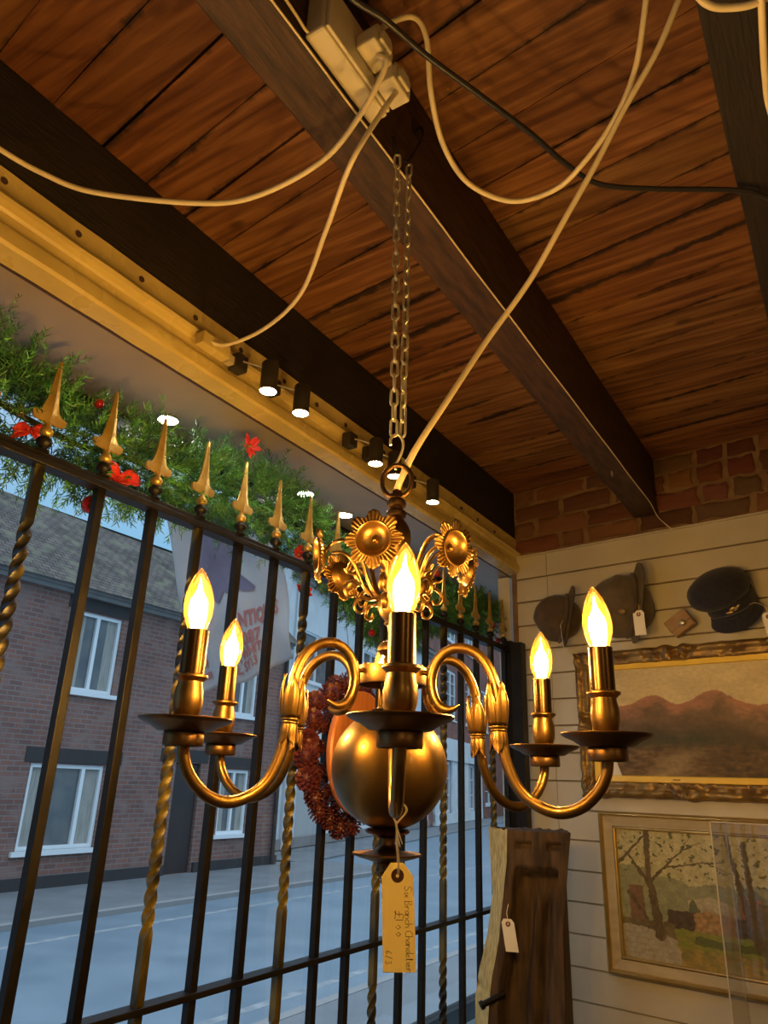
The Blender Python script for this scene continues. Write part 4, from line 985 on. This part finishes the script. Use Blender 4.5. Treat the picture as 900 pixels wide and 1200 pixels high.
    c = lerp3(c, lin((120,108,74)), .22 + .5*fbm(u*24, v*24, 4, 44)); k = 1 + .35*fbm(u*50, v*50, 3, 6)
    return tuple(x*k*1.05 for x in c)
def frame_ring(u0, u1, z0, z1, prof, carve=0, seed=0, n=70):
    """mitred picture frame: prof = (inset from the outer edge, height off the wall)"""
    mb = MB(); cs = [(u0,z0),(u1,z0),(u1,z1),(u0,z1)]; cx, cz = (u0+u1)/2, (z0+z1)/2
    sides = [((u0,z0),(u1,z0),(0,1)),((u1,z0),(u1,z1),(-1,0)),((u1,z1),(u0,z1),(0,-1)),((u0,z1),(u0,z0),(1,0))]
    for (a, b, nrm) in sides:
        L_ = math.hypot(b[0]-a[0], b[1]-a[1]); d = ((b[0]-a[0])/L_, (b[1]-a[1])/L_); m = len(prof)
        def fn(i, j):
            ins, h = prof[int(round(j*(m-1)))]; s_ = ins + (L_-2*ins)*i
            u = a[0]+d[0]*s_+nrm[0]*ins; z = a[1]+d[1]*s_+nrm[1]*ins
            if carve and 0 < j < 1:
                t = s_/L_; w = max(math.exp(-((t)/.13)**2), math.exp(-((t-1)/.13)**2), .9*math.exp(-((t-.5)/.10)**2), .2)
                k = noise.noise(Vector((u*46+seed, z*46, ins*30)))*1.0 + noise.noise(Vector((u*110, z*110, seed)))*.5
                h = max(.004, h + carve*w*(k*1.1+.3))
                ed = carve*w*.5*noise.noise(Vector((u*30, z*30, 5)))
                if ins < .02: u -= nrm[0]*ed*1.6; z -= nrm[1]*ed*1.6
            return wp(u, z, h)
        mb.grid(fn, n, m-1)
    return mb
CAN = attrmat('painted_canvas', .5, .35, .25, 120); WC = attrmat('painted_paper', .45, .4)
f1 = thing('gilt_framed_painting', wp(.0,-.015,.013), 'large mountain landscape painting in an ornate dark gilt frame with bright gold slip', 'painting')
obj('ornate_frame', frame_ring(-.335,.365,-.018,.450, [(0,.013),(0,.030),(.004,.040),(.010,.046),(.018,.047),(.024,.040),(.030,.036),(.038,.040),(.046,.038),(.050,.026),(.050,.018)], .014, 3, 150), M['gilt'], f1, ang=60)
obj('gold_slip', frame_ring(-.288,.318,.029,.406, [(0,.016),(0,.030),(.003,.032),(.019,.026),(.021,.020),(.021,.014)]), M['gilt_bright'], f1, smooth=False)
painting(-.269,.299,.048,.387,.0175, p_mount, 240, 150, CAN, f1)
obj('nameplate', MB().prism([(-.035,.033),(-.012,.033),(-.012,.041),(-.035,.041)], lambda u, z, d: wp(u, z, d), .0285, .0300), M['gilt'], f1, smooth=False)
mb = MB().prism([(-.266,.046),(-.198,.046),(-.222,.112),(-.262,.128)], lambda u, z, d: wp(u, z, d), .0185, .0195)
obj('paper_card', mb, M['paper_white'], smooth=False, label='pale blank card tucked into the lower left corner of the mountain painting', cat='card')
f2 = thing('cream_framed_watercolour', wp(.0,-.515,.013), 'village garden watercolour in a wide cream frame with gilt edges below the mountain painting', 'painting')
obj('outer_gilt_edge', frame_ring(-.287,.287,-.516,-.060, [(0,.013),(0,.030),(.003,.036),(.008,.038),(.012,.034),(.014,.026),(.014,.014)]), M['gilt_thin'], f2, smooth=True, ang=60)
obj('cream_frame', frame_ring(-.2745,.2745,-.5035,-.0725, [(0,.014),(0,.027),(.004,.029),(.022,.025),(.030,.024),(.032,.014)]), M['frame_cream'], f2, smooth=False)
obj('inner_gilt_edge', frame_ring(-.2415,.2415,-.4705,-.1045, [(0,.014),(0,.026),(.002,.027),(.005,.026),(.007,.020),(.007,.014)]), M['gilt_thin'], f2, smooth=False)
painting(-.235,.235,-.464,-.111,.0170, p_garden, 300, 210, WC, f2, 'picture')

# ------------------------------------------------------------------ carved wooden piece in the corner
cw = thing('hollowed_wood_panel', (-.93,2.12,FL), 'tall worm-eaten hollowed wooden piece with pale rough edge standing beside the railing', 'carved wood')
mb = MB()
edge = [(-.114,-1.004,-.900),(-.20,-.999,-.905),(-.262,-.998,-.915),(-.285,-.994,-.918),(-.395,-1.012,-.934),(-.480,-1.038,-.955),(-.514,-1.046,-.961),(-.522,-1.036,-.962),(-.535,-1.046,-.964),(-.552,-1.054,-.966),(-.633,-1.056,-.974),(-.9,-1.05,-.985),(-1.2,-1.04,-.985),(FL+.001,-1.04,-.985)]
def carve_at(z):
    for a, b in zip(edge, edge[1:]):
        if a[0] >= z >= b[0]:
            t = (a[0]-z)/(a[0]-b[0]+1e-9); return a[1]+(b[1]-a[1])*t, a[2]+(b[2]-a[2])*t
    return edge[-1][1], edge[-1][2]
NZ = 150
def side_f(i, j):
    z = -.112 + (FL+.001+.112)*i; l, m_ = carve_at(min(z, -.114)); x = l+(m_-l)*j; y = 2.20 - .10*j
    k = noise.noise(Vector((x*60, y*60, z*40)))*.006 + noise.noise(Vector((x*20, y*20, z*9)))*.006
    zz = z + (noise.noise(Vector((x*70, y*70, 0)))*.012 if i < .004 else 0)
    if 0.0 < i and j < .05: k += noise.noise(Vector((z*30, 1, 1)))*.006
    return (x + k*(.6 if j < 1 else 0) - 0*j, y - (k if j < 1 else 0), zz)
mb.grid(side_f, NZ, 14)
def back_f(i, j):
    z = -.112 + (FL+.001+.112)*i; l, m_ = carve_at(min(z, -.114)); x = l + (-.79-l)*j; return (x, 2.20+.06*j+.002, z)
mb.grid(back_f, 40, 4)
obj('rough_edge', mb, M['carved'], cw, ang=70, label='pale worm-eaten edge')
mb = MB()
def front_f(i, j):
    z = -.1135 + (FL+.001+.1135)*i; l, m_ = carve_at(min(z, -.114)); xr = -.735 - .03*min(1, i*6) - .02*min(1, i*2)
    x = m_ + (xr-m_)*j; y = 2.10 + .06*j; d = 0
    f_ = lambda a, lo, hi, s_: max(0, min(1, (a-lo)/s_))*max(0, min(1, (hi-a)/s_))
    d += .05*f_(j, .13, .86, .05)*f_(-z, .205, 1.4, .03)
    d += .018*f_(j, .12, .40, .03)*f_(-z, .140, .162, .006) + .018*f_(j, .62, .88, .03)*f_(-z, .140, .162, .006)
    d += .012*S(j*22)*f_(j, .3, .9, .1)*f_(-z, .26, 1.4, .05)
    d += noise.noise(Vector((x*30, z*8, 1)))*.004
    return (x, y + d, z)
mb.grid(front_f, 260, 50)
def top_f(i, j):
    l, m_ = carve_at(-.114); ax = m_ + (-.735-m_)*i; ay = 2.10+.06*i; bx = l + (-.79-l)*i; by = 2.20+.06*i
    return (ax+(bx-ax)*j, ay+(by-ay)*j, -.1135 + abs(noise.noise(Vector((i*9, j*3, 2))))*.012*(1 if 0 < j < 1 else 0))
mb.grid(top_f, 30, 8)
def rs_f(i, j):
    z = -.1135 + (FL+.001+.1135)*i; xr = -.735 - .03*min(1, i*6) - .02*min(1, i*2); return (xr + (-.79-xr)*j, 2.16+.10*j, z)
mb.grid(rs_f, 40, 4)
obj('hollow_face', mb, M['carved_dark'], cw, ang=60, label='dark hollowed face')
obj('iron_bolt', MB().tube([(-.975,2.075,-.545),(-.93,2.12,-.52)], .008, 12).tube([(-.978,2.072,-.547),(-.972,2.078,-.543)], .011, 12), M['iron'], cw)
swing_tag('price_tag', (-.896,2.075,-.333), (.95,.3,0), (.16,0,-1), .034, .078, 'blank cream tag tied to the hollowed wooden piece in the corner', [(-.899,2.078,-.318),(-.901,2.095,-.300)], None, False, 'paper_white', cut=.2)

# ------------------------------------------------------------------ clear acrylic case on a cabinet, lower right
def bp_(u, z, off): return wp(u, z, off)
ac = thing('acrylic_case', wp(.42,-.72,.6), 'clear acrylic display case in front of the watercolour at the lower right edge', 'display case')
def pan(u0, u1, z0, z1, o0, o1): return MB().prism([(u0,z0),(u1,z0),(u1,z1),(u0,z1)], lambda u, z, d: wp(u, z, d), o0, o1)
obj('front_panel', pan(.205,.60,-.718,-.060,.498,.502), M['acrylic'], ac, smooth=False)
obj('side_panel', pan(.2048,.2088,-.718,-.0605,.385,.4975), M['acrylic'], ac, smooth=False)
obj('top_panel', pan(.209,.60,-.064,-.0605,.385,.4975), M['acrylic'], ac, smooth=False)
mb = MB().tube([wp(.205,-.718,.501), wp(.205,-.060,.501)], .0018, 6).tube([wp(.205,-.060,.501), wp(.60,-.060,.501)], .0013, 6).tube([wp(.205,-.718,.385), wp(.205,-.060,.385)], .0012, 6)
obj('polished_edge', mb, M['acrylic_edge'], ac)
cb = thing('display_cabinet', wp(.55,FL,.45), 'brown wooden cabinet carrying the acrylic case', 'cabinet')
obj('cabinet_body', pan(.10,1.1,FL+.001,-.745,.22,.62), M['beam_brown'], cb, smooth=False)
obj('cabinet_top', pan(.08,1.12,-.7445,-.7195,.20,.64), M['beam_brown'], cb, smooth=False, bevel=.003)

# ------------------------------------------------------------------ the street outside
G = -1.66
obj('road', MB().span((-60,-30,G-.2),(-4.0,80,G-.06)), M['asphalt'], smooth=False, kind='structure')
obj('near_pavement', MB().span((-3.9,-30,G-.2),(-1.57,80,G+.03)), M['pave'], smooth=False, kind='structure')
obj('near_kerb', MB().span((-4.0,-30,G-.2),(-3.9,80,G+.035)), M['kerb'], smooth=False, kind='structure')
obj('far_pavement', MB().span((-11.0,-30,G-.2),(-8.78,14.6,G)), M['pave'], smooth=False, kind='structure')
obj('far_kerb', MB().span((-8.78,-30,G-.2),(-8.66,14.6,G+.004)), M['kerb'], smooth=False, kind='structure')
obj('road_line', MB().span((-7.95,-30,G-.0598),(-7.85,30,G-.0592)).span((-4.55,-30,G-.0598),(-4.45,40,G-.0592)), M['roadline'], smooth=False, kind='structure')

def quadwall(mb, o, d, s0, s1, z0, z1, nrm):
    """wall rectangle with brick UVs in metres"""
    a = o + d*s0; b = o + d*s1
    mb.add([(a.x,a.y,z0),(b.x,b.y,z0),(b.x,b.y,z1),(a.x,a.y,z1)], [(0,1,2,3)], [[(s0,z0),(s1,z0),(s1,z1),(s0,z1)]])
def facade(name, o, d, s0, s1, z0, z1, openings, m, parent, back):
    """a wall with real openings; each reveal 0.12 m deep"""
    n = Vector((d.y, -d.x, 0));                                     # points to the street (towards +x)
    mb = MB(); ss = sorted({s0, s1, *[q for w in openings for q in w[:2]]}); zz = sorted({z0, z1, *[q for w in openings for q in w[2:4]]})
    for a, b in zip(ss, ss[1:]):
        for c, e in zip(zz, zz[1:]):
            mid = ((a+b)/2, (c+e)/2)
            if any(w[0] < mid[0] < w[1] and w[2] < mid[1] < w[3] for w in openings): continue
            quadwall(mb, o, d, a, b, c, e, n)
    for w in openings:
        for (p, q) in (((w[0],w[2]),(w[0],w[3])),((w[1],w[2]),(w[1],w[3])),((w[0],w[3]),(w[1],w[3])),((w[0],w[2]),(w[1],w[2]))):
            A = o+d*p[0]; B = o+d*q[0]
            mb.add([(A.x,A.y,p[1]),(B.x,B.y,q[1]),(B.x-n.x*.12,B.y-n.y*.12,q[1]),(A.x-n.x*.12,A.y-n.y*.12,p[1])], [(0,1,2,3)], [[(p[0],p[1]),(q[0],q[1]),(q[0]+.12,q[1]),(p[0]+.12,p[1])]])
    # ends and back so that it is solid
    A = o+d*s0; B = o+d*s1; bk = -n*back
    for P_ in (A, B):
        mb.add([(P_.x,P_.y,z0),(P_.x+bk.x,P_.y+bk.y,z0),(P_.x+bk.x,P_.y+bk.y,z1),(P_.x,P_.y,z1)], [(0,1,2,3)], [[(0,z0),(back,z0),(back,z1),(0,z1)]])
    mb.add([(A.x+bk.x,A.y+bk.y,z0),(B.x+bk.x,B.y+bk.y,z0),(B.x+bk.x,B.y+bk.y,z1),(A.x+bk.x,A.y+bk.y,z1)], [(0,1,2,3)], [[(s0,z0),(s1,z0),(s1,z1),(s0,z1)]])
    return obj(name, mb, m, parent, smooth=False)
def win_unit(parent, o, d, s0, s1, z0, z1, mull=(.5,), bars=0, sill=True, curt=True, fw=.06):
    n = Vector((d.y, -d.x, 0)); f = MB()
    fn = lambda a, b, dd: tuple(o + d*a + n*dd + Vector((0,0,b)))
    R_ = lambda a0, a1, b0, b1, d0, d1, mb: mb.prism([(a0,b0),(a1,b0),(a1,b1),(a0,b1)], fn, d0, d1)
    R_(s0, s0+fw, z0, z1, -.10, -.03, f); R_(s1-fw, s1, z0, z1, -.10, -.03, f); R_(s0+fw, s1-fw, z0, z0+fw, -.10, -.03, f); R_(s0+fw, s1-fw, z1-fw, z1, -.10, -.03, f)
    for m_ in mull:
        c = s0+(s1-s0)*m_; R_(c-fw*.55, c+fw*.55, z0+fw, z1-fw, -.10, -.028, f)
    for k in range(bars):
        c = z0+(z1-z0)*(k+1)/(bars+1); R_(s0+fw, s1-fw, c-.02, c+.02, -.095, -.035, f)
    w = obj('window', f, M['upvc'], parent, smooth=False)
    g = MB(); R_(s0+fw*.5, s1-fw*.5, z0+fw*.5, z1-fw*.5, -.085, -.08, g); obj('pane', g, M['pane'], w, smooth=False)
    if curt:
        g = MB()
        for side_ in (0, 1):
            a0 = s0+fw if side_ == 0 else s1-fw-(s1-s0)*.2; a1 = a0+(s1-s0)*.2
            R_(a0, a1, z0+fw, z1-fw, -.0795, -.078, g)
        obj('curtain', g, M['curtain'], w, smooth=False)
    if sill:
        g = MB(); R_(s0-.08, s1+.08, z0-.07, z0, -.1, .06, g); obj('sill', g, M['upvc'], w, smooth=False)
FO = Vector((-11, 0, 0)); FD = Vector((0, 1, 0))
bh = thing('brick_house', (-11, 6, G), 'old red brick cottage with dark tiled roof and white windows across the road', 'house')
wins = [(7.18,8.55,-1.13,.13),(7.50,8.45,1.29,2.62),(11.36,12.18,-1.04,.17),(11.36,12.18,1.25,2.45),(10.14,10.78,G,.25),(3.6,4.9,-1.13,.13),(3.8,4.8,1.29,2.62)]
facade('brick_wall', FO, FD, -6, 13.2, G, 3.0, wins, M['housebrick'], bh, 4.2)
win_unit(bh, FO, FD, *wins[0], mull=(.30,.72)); win_unit(bh, FO, FD, *wins[1], mull=(.5,)); win_unit(bh, FO, FD, *wins[2], mull=(.5,)); win_unit(bh, FO, FD, *wins[3], mull=(.5,))
win_unit(bh, FO, FD, *wins[5], mull=(.30,.72)); win_unit(bh, FO, FD, *wins[6], mull=(.5,))
obj('door', MB().span((-11.10,10.16,G),(-11.05,10.76,.23)), M['darkdoor'], bh, smooth=False)
mb = MB()
for (a, b, z) in ((7.06,8.88,.13),(7.32,8.6,2.62),(9.75,10.95,.25),(11.2,12.32,.17),(11.2,12.32,2.45),(3.4,5.05,.13)): mb.span((-11.05,a,z+.02),(-10.985,b,z+.24))
obj('lintel', mb, M['lintel'], bh, smooth=False)
mb = MB().span((-11.02,-6,2.86),(-10.90,13.2,2.93)).span((-11.02,-6,2.93),(-10.84,13.2,3.0)); obj('eaves_course', mb, M['render_grey'], bh, smooth=False)
obj('plinth', MB().span((-11.02,-6,G),(-10.94,10.1,G+.17)).span((-11.02,10.82,G),(-10.94,13.2,G+.17)), M['lintel'], bh, smooth=False)
mb = MB()
sl = math.hypot(2.3, 2.05)
def roof(i, j):
    y = -6.2+19.5*i; sag = -.05*S(i*9)*j + .012*noise.noise(Vector((y*3, j*9, 0)))
    return (-10.75-2.35*j, y, 2.97+2.02*j+sag)
mb.grid(roof, 120, 12); mb.uv = [[(u*19.5, v*sl) for u, v in q] for q in mb.uv]
k0 = len(mb.f)
mb.add([(-13.1,-6.2,4.99),(-13.1,13.3,4.99),(-15.4,13.3,2.97),(-15.4,-6.2,2.97)], [(0,1,2,3)], [[(0,0),(19,0),(19,3),(0,3)]])
obj('roof', mb, M['rooftile'], bh, smooth=False)
obj('gable', MB().add([(-10.8,13.19,2.95),(-15.3,13.19,2.95),(-13.1,13.19,4.95)], [(0,1,2)], [[(0,0),(4.5,0),(2.2,2)]]), M['housebrick'], bh, smooth=False)
obj('drainpipe', MB().tube([(-10.93,13.05,G),(-10.93,13.05,2.9)], .045, 10), M['lintel'], bh)
# second frontage, where the street bends
P0 = Vector((-13.258,16.71,0)); an = R(103.33); D2 = Vector((C(an), S(an), 0)); N2 = Vector((D2.y, -D2.x, 0))
wh = thing('white_house', P0 + D2*5 + Vector((0,0,G)), 'white rendered house with grey eaves beyond the brick cottage', 'house')
w2 = [(-.25,1.62,2.70,4.12),(4.66,6.3,2.9,4.38),(-.12,2.0,-1.5,.95),(5.5,7.2,-.9,.9)]
facade('rendered_wall', P0, D2, -1.35, 13.2, G, 5.7, w2, M['render'], wh, 6)
win_unit(wh, P0, D2, *w2[0], curt=False); win_unit(wh, P0, D2, *w2[1], curt=False); win_unit(wh, P0, D2, *w2[3], curt=False)
fn2 = lambda a, b, dd: tuple(P0 + D2*a + N2*dd + Vector((0,0,b)))
obj('door', MB().prism([(-.12,-1.5),(2.0,-1.5),(2.0,.95),(-.12,.95)], fn2, -.11, -.08), mat('grey_panel_door', (.45,.45,.43), .5), wh, smooth=False)
obj('eaves_course', MB().prism([(-1.4,5.45),(13.2,5.45),(13.2,5.6),(-1.4,5.6)], fn2, .0, .18).prism([(-1.4,5.6),(13.2,5.6),(13.2,5.75),(-1.4,5.75)], fn2, -.02, .30), M['render_grey'], wh, smooth=False)
obj('plinth', MB().prism([(-1.35,G),(13.2,G),(13.2,G+.25),(-1.35,G+.25)], fn2, .0, .06), M['render_grey'], wh, smooth=False)
mb = MB(); A = P0+D2*-1.4+N2*.35; B = P0+D2*13.2+N2*.35
mb.add([(A.x,A.y,5.76),(B.x,B.y,5.76),(B.x-N2.x*3.4,B.y-N2.y*3.4,7.3),(A.x-N2.x*3.4+D2.x*3,A.y-N2.y*3.4+D2.y*3,7.3)], [(0,1,2,3)], [[(0,0),(14.6,0),(14.6,4),(0,4)]])
mb.add([(A.x,A.y,5.76),(A.x-N2.x*3.4+D2.x*3,A.y-N2.y*3.4+D2.y*3,7.3),(A.x-N2.x*6.5,A.y-N2.y*6.5,5.76)], [(0,1,2)], [[(0,0),(3,3),(6,0)]])
mb.add([(A.x-N2.x*3.4+D2.x*3,A.y-N2.y*3.4+D2.y*3,7.3),(B.x-N2.x*3.4,B.y-N2.y*3.4,7.3),(B.x-N2.x*6.5,B.y-N2.y*6.5,5.76),(A.x-N2.x*6.5,A.y-N2.y*6.5,5.76)], [(0,1,2,3)], [[(0,0),(14.6,0),(14.6,4),(0,4)]])
obj('roof', mb, M['rooftile'], wh, smooth=False)
obj('drainpipe', MB().tube([P0+D2*-.95+N2*.08+Vector((0,0,G)), P0+D2*-.95+N2*.08+Vector((0,0,5.4))], .05, 8), M['upvc'], wh)
br = thing('brick_shop_house', P0 + D2*22 + Vector((0,0,G)), 'tall red brick building with white shopfront farther along the street', 'building')
w3 = [(16.3,18.3,3.1,5.5),(20.6,22.6,3.1,5.5),(24.9,26.9,3.1,5.5),(16.3,18.3,7.0,9.2),(20.6,22.6,7.0,9.2),(28.0,30,3.1,5.5),(15.4,17.2,-1.2,1.1),(18.2,19.8,-1.2,1.1),(20.8,22.6,-1.2,1.1),(25.6,28.2,-1.0,1.3)]
facade('brick_wall', P0, D2, 13.2, 34, G, 11, w3, M['farbrick'], br, 7)
for w in w3: win_unit(br, P0, D2, *w, mull=(.5,), bars=3 if w[2] > 0 else 2, curt=False, fw=.13)
mb = MB().prism([(14,1.15),(24.3,1.15),(24.3,2.15),(14,2.15)], fn2, 0, .18)
for a, b in ((14,15.4),(17.2,18.2),(19.8,20.8),(22.6,24.3)): mb.prism([(a,-1.5),(b,-1.5),(b,1.15),(a,1.15)], fn2, 0, .10)
mb.prism([(14,-1.66),(24.3,-1.66),(24.3,-1.2),(14,-1.2)], fn2, 0, .12)
obj('shopfront', mb, M['render'], br, smooth=False)
obj('roof', MB().prism([(13,11),(34.2,11),(34.2,11.4),(13,11.4)], fn2, -7, .3), M['rooftile'], br, smooth=False)
obj('stone_pavement', MB().prism([(-3,G-.2),(40,G-.2),(40,G-.02),(-3,G-.02)], fn2, 0, 1.7), M['pave'], smooth=False, kind='structure')
th = thing('brick_town_house', (-11,46,G), 'distant red brick house closing the view at the right of the window', 'building')
CO = Vector((-19.5,54,0)); CD = Vector((.92,-.25,0)).normalized(); CN = Vector((CD.y,-CD.x,0))
if True:
    w4 = [(2+3.2*k, 3.6+3.2*k, z, z+2.0) for k in range(4) for z in (1.2,5.0)]
    facade('brick_wall', CO, CD, -2, 20, G, 10, w4, M['farbrick'], th, 5)
    for w in w4: win_unit(th, CO, CD, *w, mull=(.5,), bars=2, curt=False, fw=.12)

# banner hanging over the pavement
bn = thing('banner', (-2.2,2.33,.30), 'white cloth banner with red lettering and a dark printed figure hanging outside the window', 'banner')
BL, BR, TL, TR = Vector((-2.52,2.40,.352)), Vector((-1.9,2.323,.458)), Vector((-2.515,2.06,1.13)), Vector((-1.99,2.19,1.13))
def bsurf(a, b, d=0):
    p = (BL*(1-a)+BR*a)*(1-b) + (TL*(1-a)+TR*a)*b
    p = p + Vector((0,1,0))*(.010*S(a*17+b*5)*(1-b*.4) + .012*S(b*9+a*4) + .012*noise.noise(Vector((a*4, b*4, 0))))
    if b < .3: p.z += .012*S(a*9)*(.3-b)/.3
    return p + Vector((0,-1,0))*d
mb = MB(); mb.grid(lambda i, j: bsurf(i, j), 50, 50)
b = obj('cloth', mb, M['banner'], bn); b.modifiers.new('Solid', 'SOLIDIFY').thickness = .0012
def on_banner(poly_obj_name, vs, fs, m, d):
    mb = MB(); mb.add([bsurf(a, b, d) for a, b in vs], fs); return obj(poly_obj_name, mb, m, bn, smooth=False)
def text_on(txt, a0, b0, h, w, slope=0.0):
    cu = bpy.data.curves.new('lettering', 'FONT'); cu.body = txt; cu.resolution_u = 2; cu.offset = .035
    to = bpy.data.objects.new('lettering_tmp', cu); COL.objects.link(to)
    dg = bpy.context.evaluated_depsgraph_get(); me = bpy.data.meshes.new_from_object(to.evaluated_get(dg))
    xs = [v.co.x for v in me.vertices]; W_ = max(xs)-min(xs); x0 = min(xs)
    vs = [(a0+(v.co.x-x0)/W_*w, b0+v.co.y*h+slope*(v.co.x-x0)/W_) for v in me.vertices]; fs = [tuple(p.vertices) for p in me.polygons]
    bpy.data.objects.remove(to); bpy.data.meshes.remove(me); bpy.data.curves.remove(cu)
    on_banner('lettering', vs, fs, M['banner_red'], .0045)
text_on('ANTIQUES', .50, .265, .12, .42, .04); text_on('E', .06, .205, .10, .06); text_on('35087', .46, .165, .10, .27, .02)
text_on('EI', .05, .125, .07, .09); text_on('ET, WHITC', .40, .10, .075, .38, .025); text_on('ATER', .04, .055, .055, .13); text_on('SL, SY13', .40, .04, .065, .27, .02)
fig = [(.10,.50),(.16,.58),(.22,.66),(.24,.76),(.22,.84),(.27,.86),(.31,.93),(.37,.98),(.50,.99),(.62,.97),(.66,.90),(.64,.80),(.60,.72),(.56,.66),(.56,.60),(.60,.56),(.68,.53),(.72,.50),(.70,.475),(.62,.48),(.56,.50),(.50,.475),(.44,.50),(.38,.44),(.34,.46),(.33,.52),(.30,.58),(.24,.60),(.18,.54)]
cxy = (.42,.72)
vs = [cxy]; fs = []
for k in (.33,.66,1): vs += [(cxy[0]+(a-cxy[0])*k, cxy[1]+(b_-cxy[1])*k) for a, b_ in fig]
n = len(fig); fs = [(0,1+i,1+(i+1) % n) for i in range(n)] + [(1+r_*n+i, 1+(r_+1)*n+i, 1+(r_+1)*n+(i+1) % n, 1+r_*n+(i+1) % n) for r_ in (0,1) for i in range(n)]
on_banner('printed_figure', vs, fs, M['banner_print'], .0045)
obj('banner_pole', MB().tube([(-1.57,2.19,1.16),(-2.56,2.05,1.16)], .012, 10), M['lintel'], bn)

# added fill lamps in pendant form, unseen; they warm the tag and back wall
M['fill_glow'] = emis('lit_fill_bulb', (1,.64,.27), 90)
M['enamel'] = mat('fill_lamp_enamel', (.05,.12,.08), .3)
for (x, y, lab) in ((.95,-.95,'added fill lamp with a green pendant shade, unseen behind the viewer'), (2.1,.1,'added fill lamp with a green pendant shade, unseen at the right side')):
    t = thing('fill_lamp', (x, y, .62), lab, 'lamp')
    obj('flex', MB().tube([(x,y,.84),(x,y,ZT)], .003, 8), M['cable_white'], t)
    obj('lamp_shade', MB().lathe([(.02,.84),(.03,.83),(.06,.80),(.15,.73),(.152,.727),(.058,.795),(.028,.825),(.02,.83)], (x,y,0), None, 32, cap=False), M['enamel'], t)
    obj('bulb', MB().ell((x,y,.70), (.045,.045,.06), None, 20, 14), M['fill_glow'], t)

# ------------------------------------------------------------------ sky, camera, colour management
w = bpy.data.worlds.new('dusk_sky'); scn.world = w; w.use_nodes = True; nt = w.node_tree; bg = nt.nodes['Background']
tc = nd(nt, 'ShaderNodeTexCoord'); sp = nd(nt, 'ShaderNodeSeparateXYZ'); rp = nd(nt, 'ShaderNodeValToRGB')
nt.links.new(tc.outputs['Generated'], sp.inputs[0]); nt.links.new(sp.outputs['Z'], rp.inputs[0]); nt.links.new(rp.outputs[0], bg.inputs[0])
e = rp.color_ramp.elements; e[0].position = 0; e[0].color = (.32,.54,.76,1); e[1].position = 1; e[1].color = (.50,.68,.88,1)
x = e.new(.28); x.color = (.25,.53,.80,1); x = e.new(.6); x.color = (.52,.66,.82,1)
mr = nd(nt, 'ShaderNodeMapRange'); mr.inputs['From Min'].default_value = .42; mr.inputs['From Max'].default_value = .75; mr.inputs['To Min'].default_value = 1.05; mr.inputs['To Max'].default_value = 2.7
nt.links.new(sp.outputs['Z'], mr.inputs['Value']); nt.links.new(mr.outputs[0], bg.inputs[1])
cam = bpy.data.cameras.new('camera'); co = bpy.data.objects.new('camera', cam); COL.objects.link(co); scn.camera = co
cam.sensor_fit = 'VERTICAL'; cam.sensor_height = 24; cam.lens = 24*850.214/1200; cam.clip_start = .01; cam.clip_end = 300
yw, pt, rl = .57302658, .35816141, .033777
fwd = Vector((-S(yw)*C(pt), C(yw)*C(pt), S(pt))); rt = Vector((C(yw), S(yw), 0)); upv = rt.cross(fwd)
r2 = rt*C(rl)+upv*S(rl); u2 = -rt*S(rl)+upv*C(rl)
mt = Matrix((r2, u2, -fwd)).transposed().to_4x4(); mt.translation = Vector((0,0,ZC)); co.matrix_world = mt
vs_ = scn.view_settings; vs_.view_transform = 'Standard'; vs_.look = 'None'; vs_.exposure = 0; vs_.gamma = 1; vs_.use_curve_mapping = False
scn.display_settings.display_device = 'sRGB'
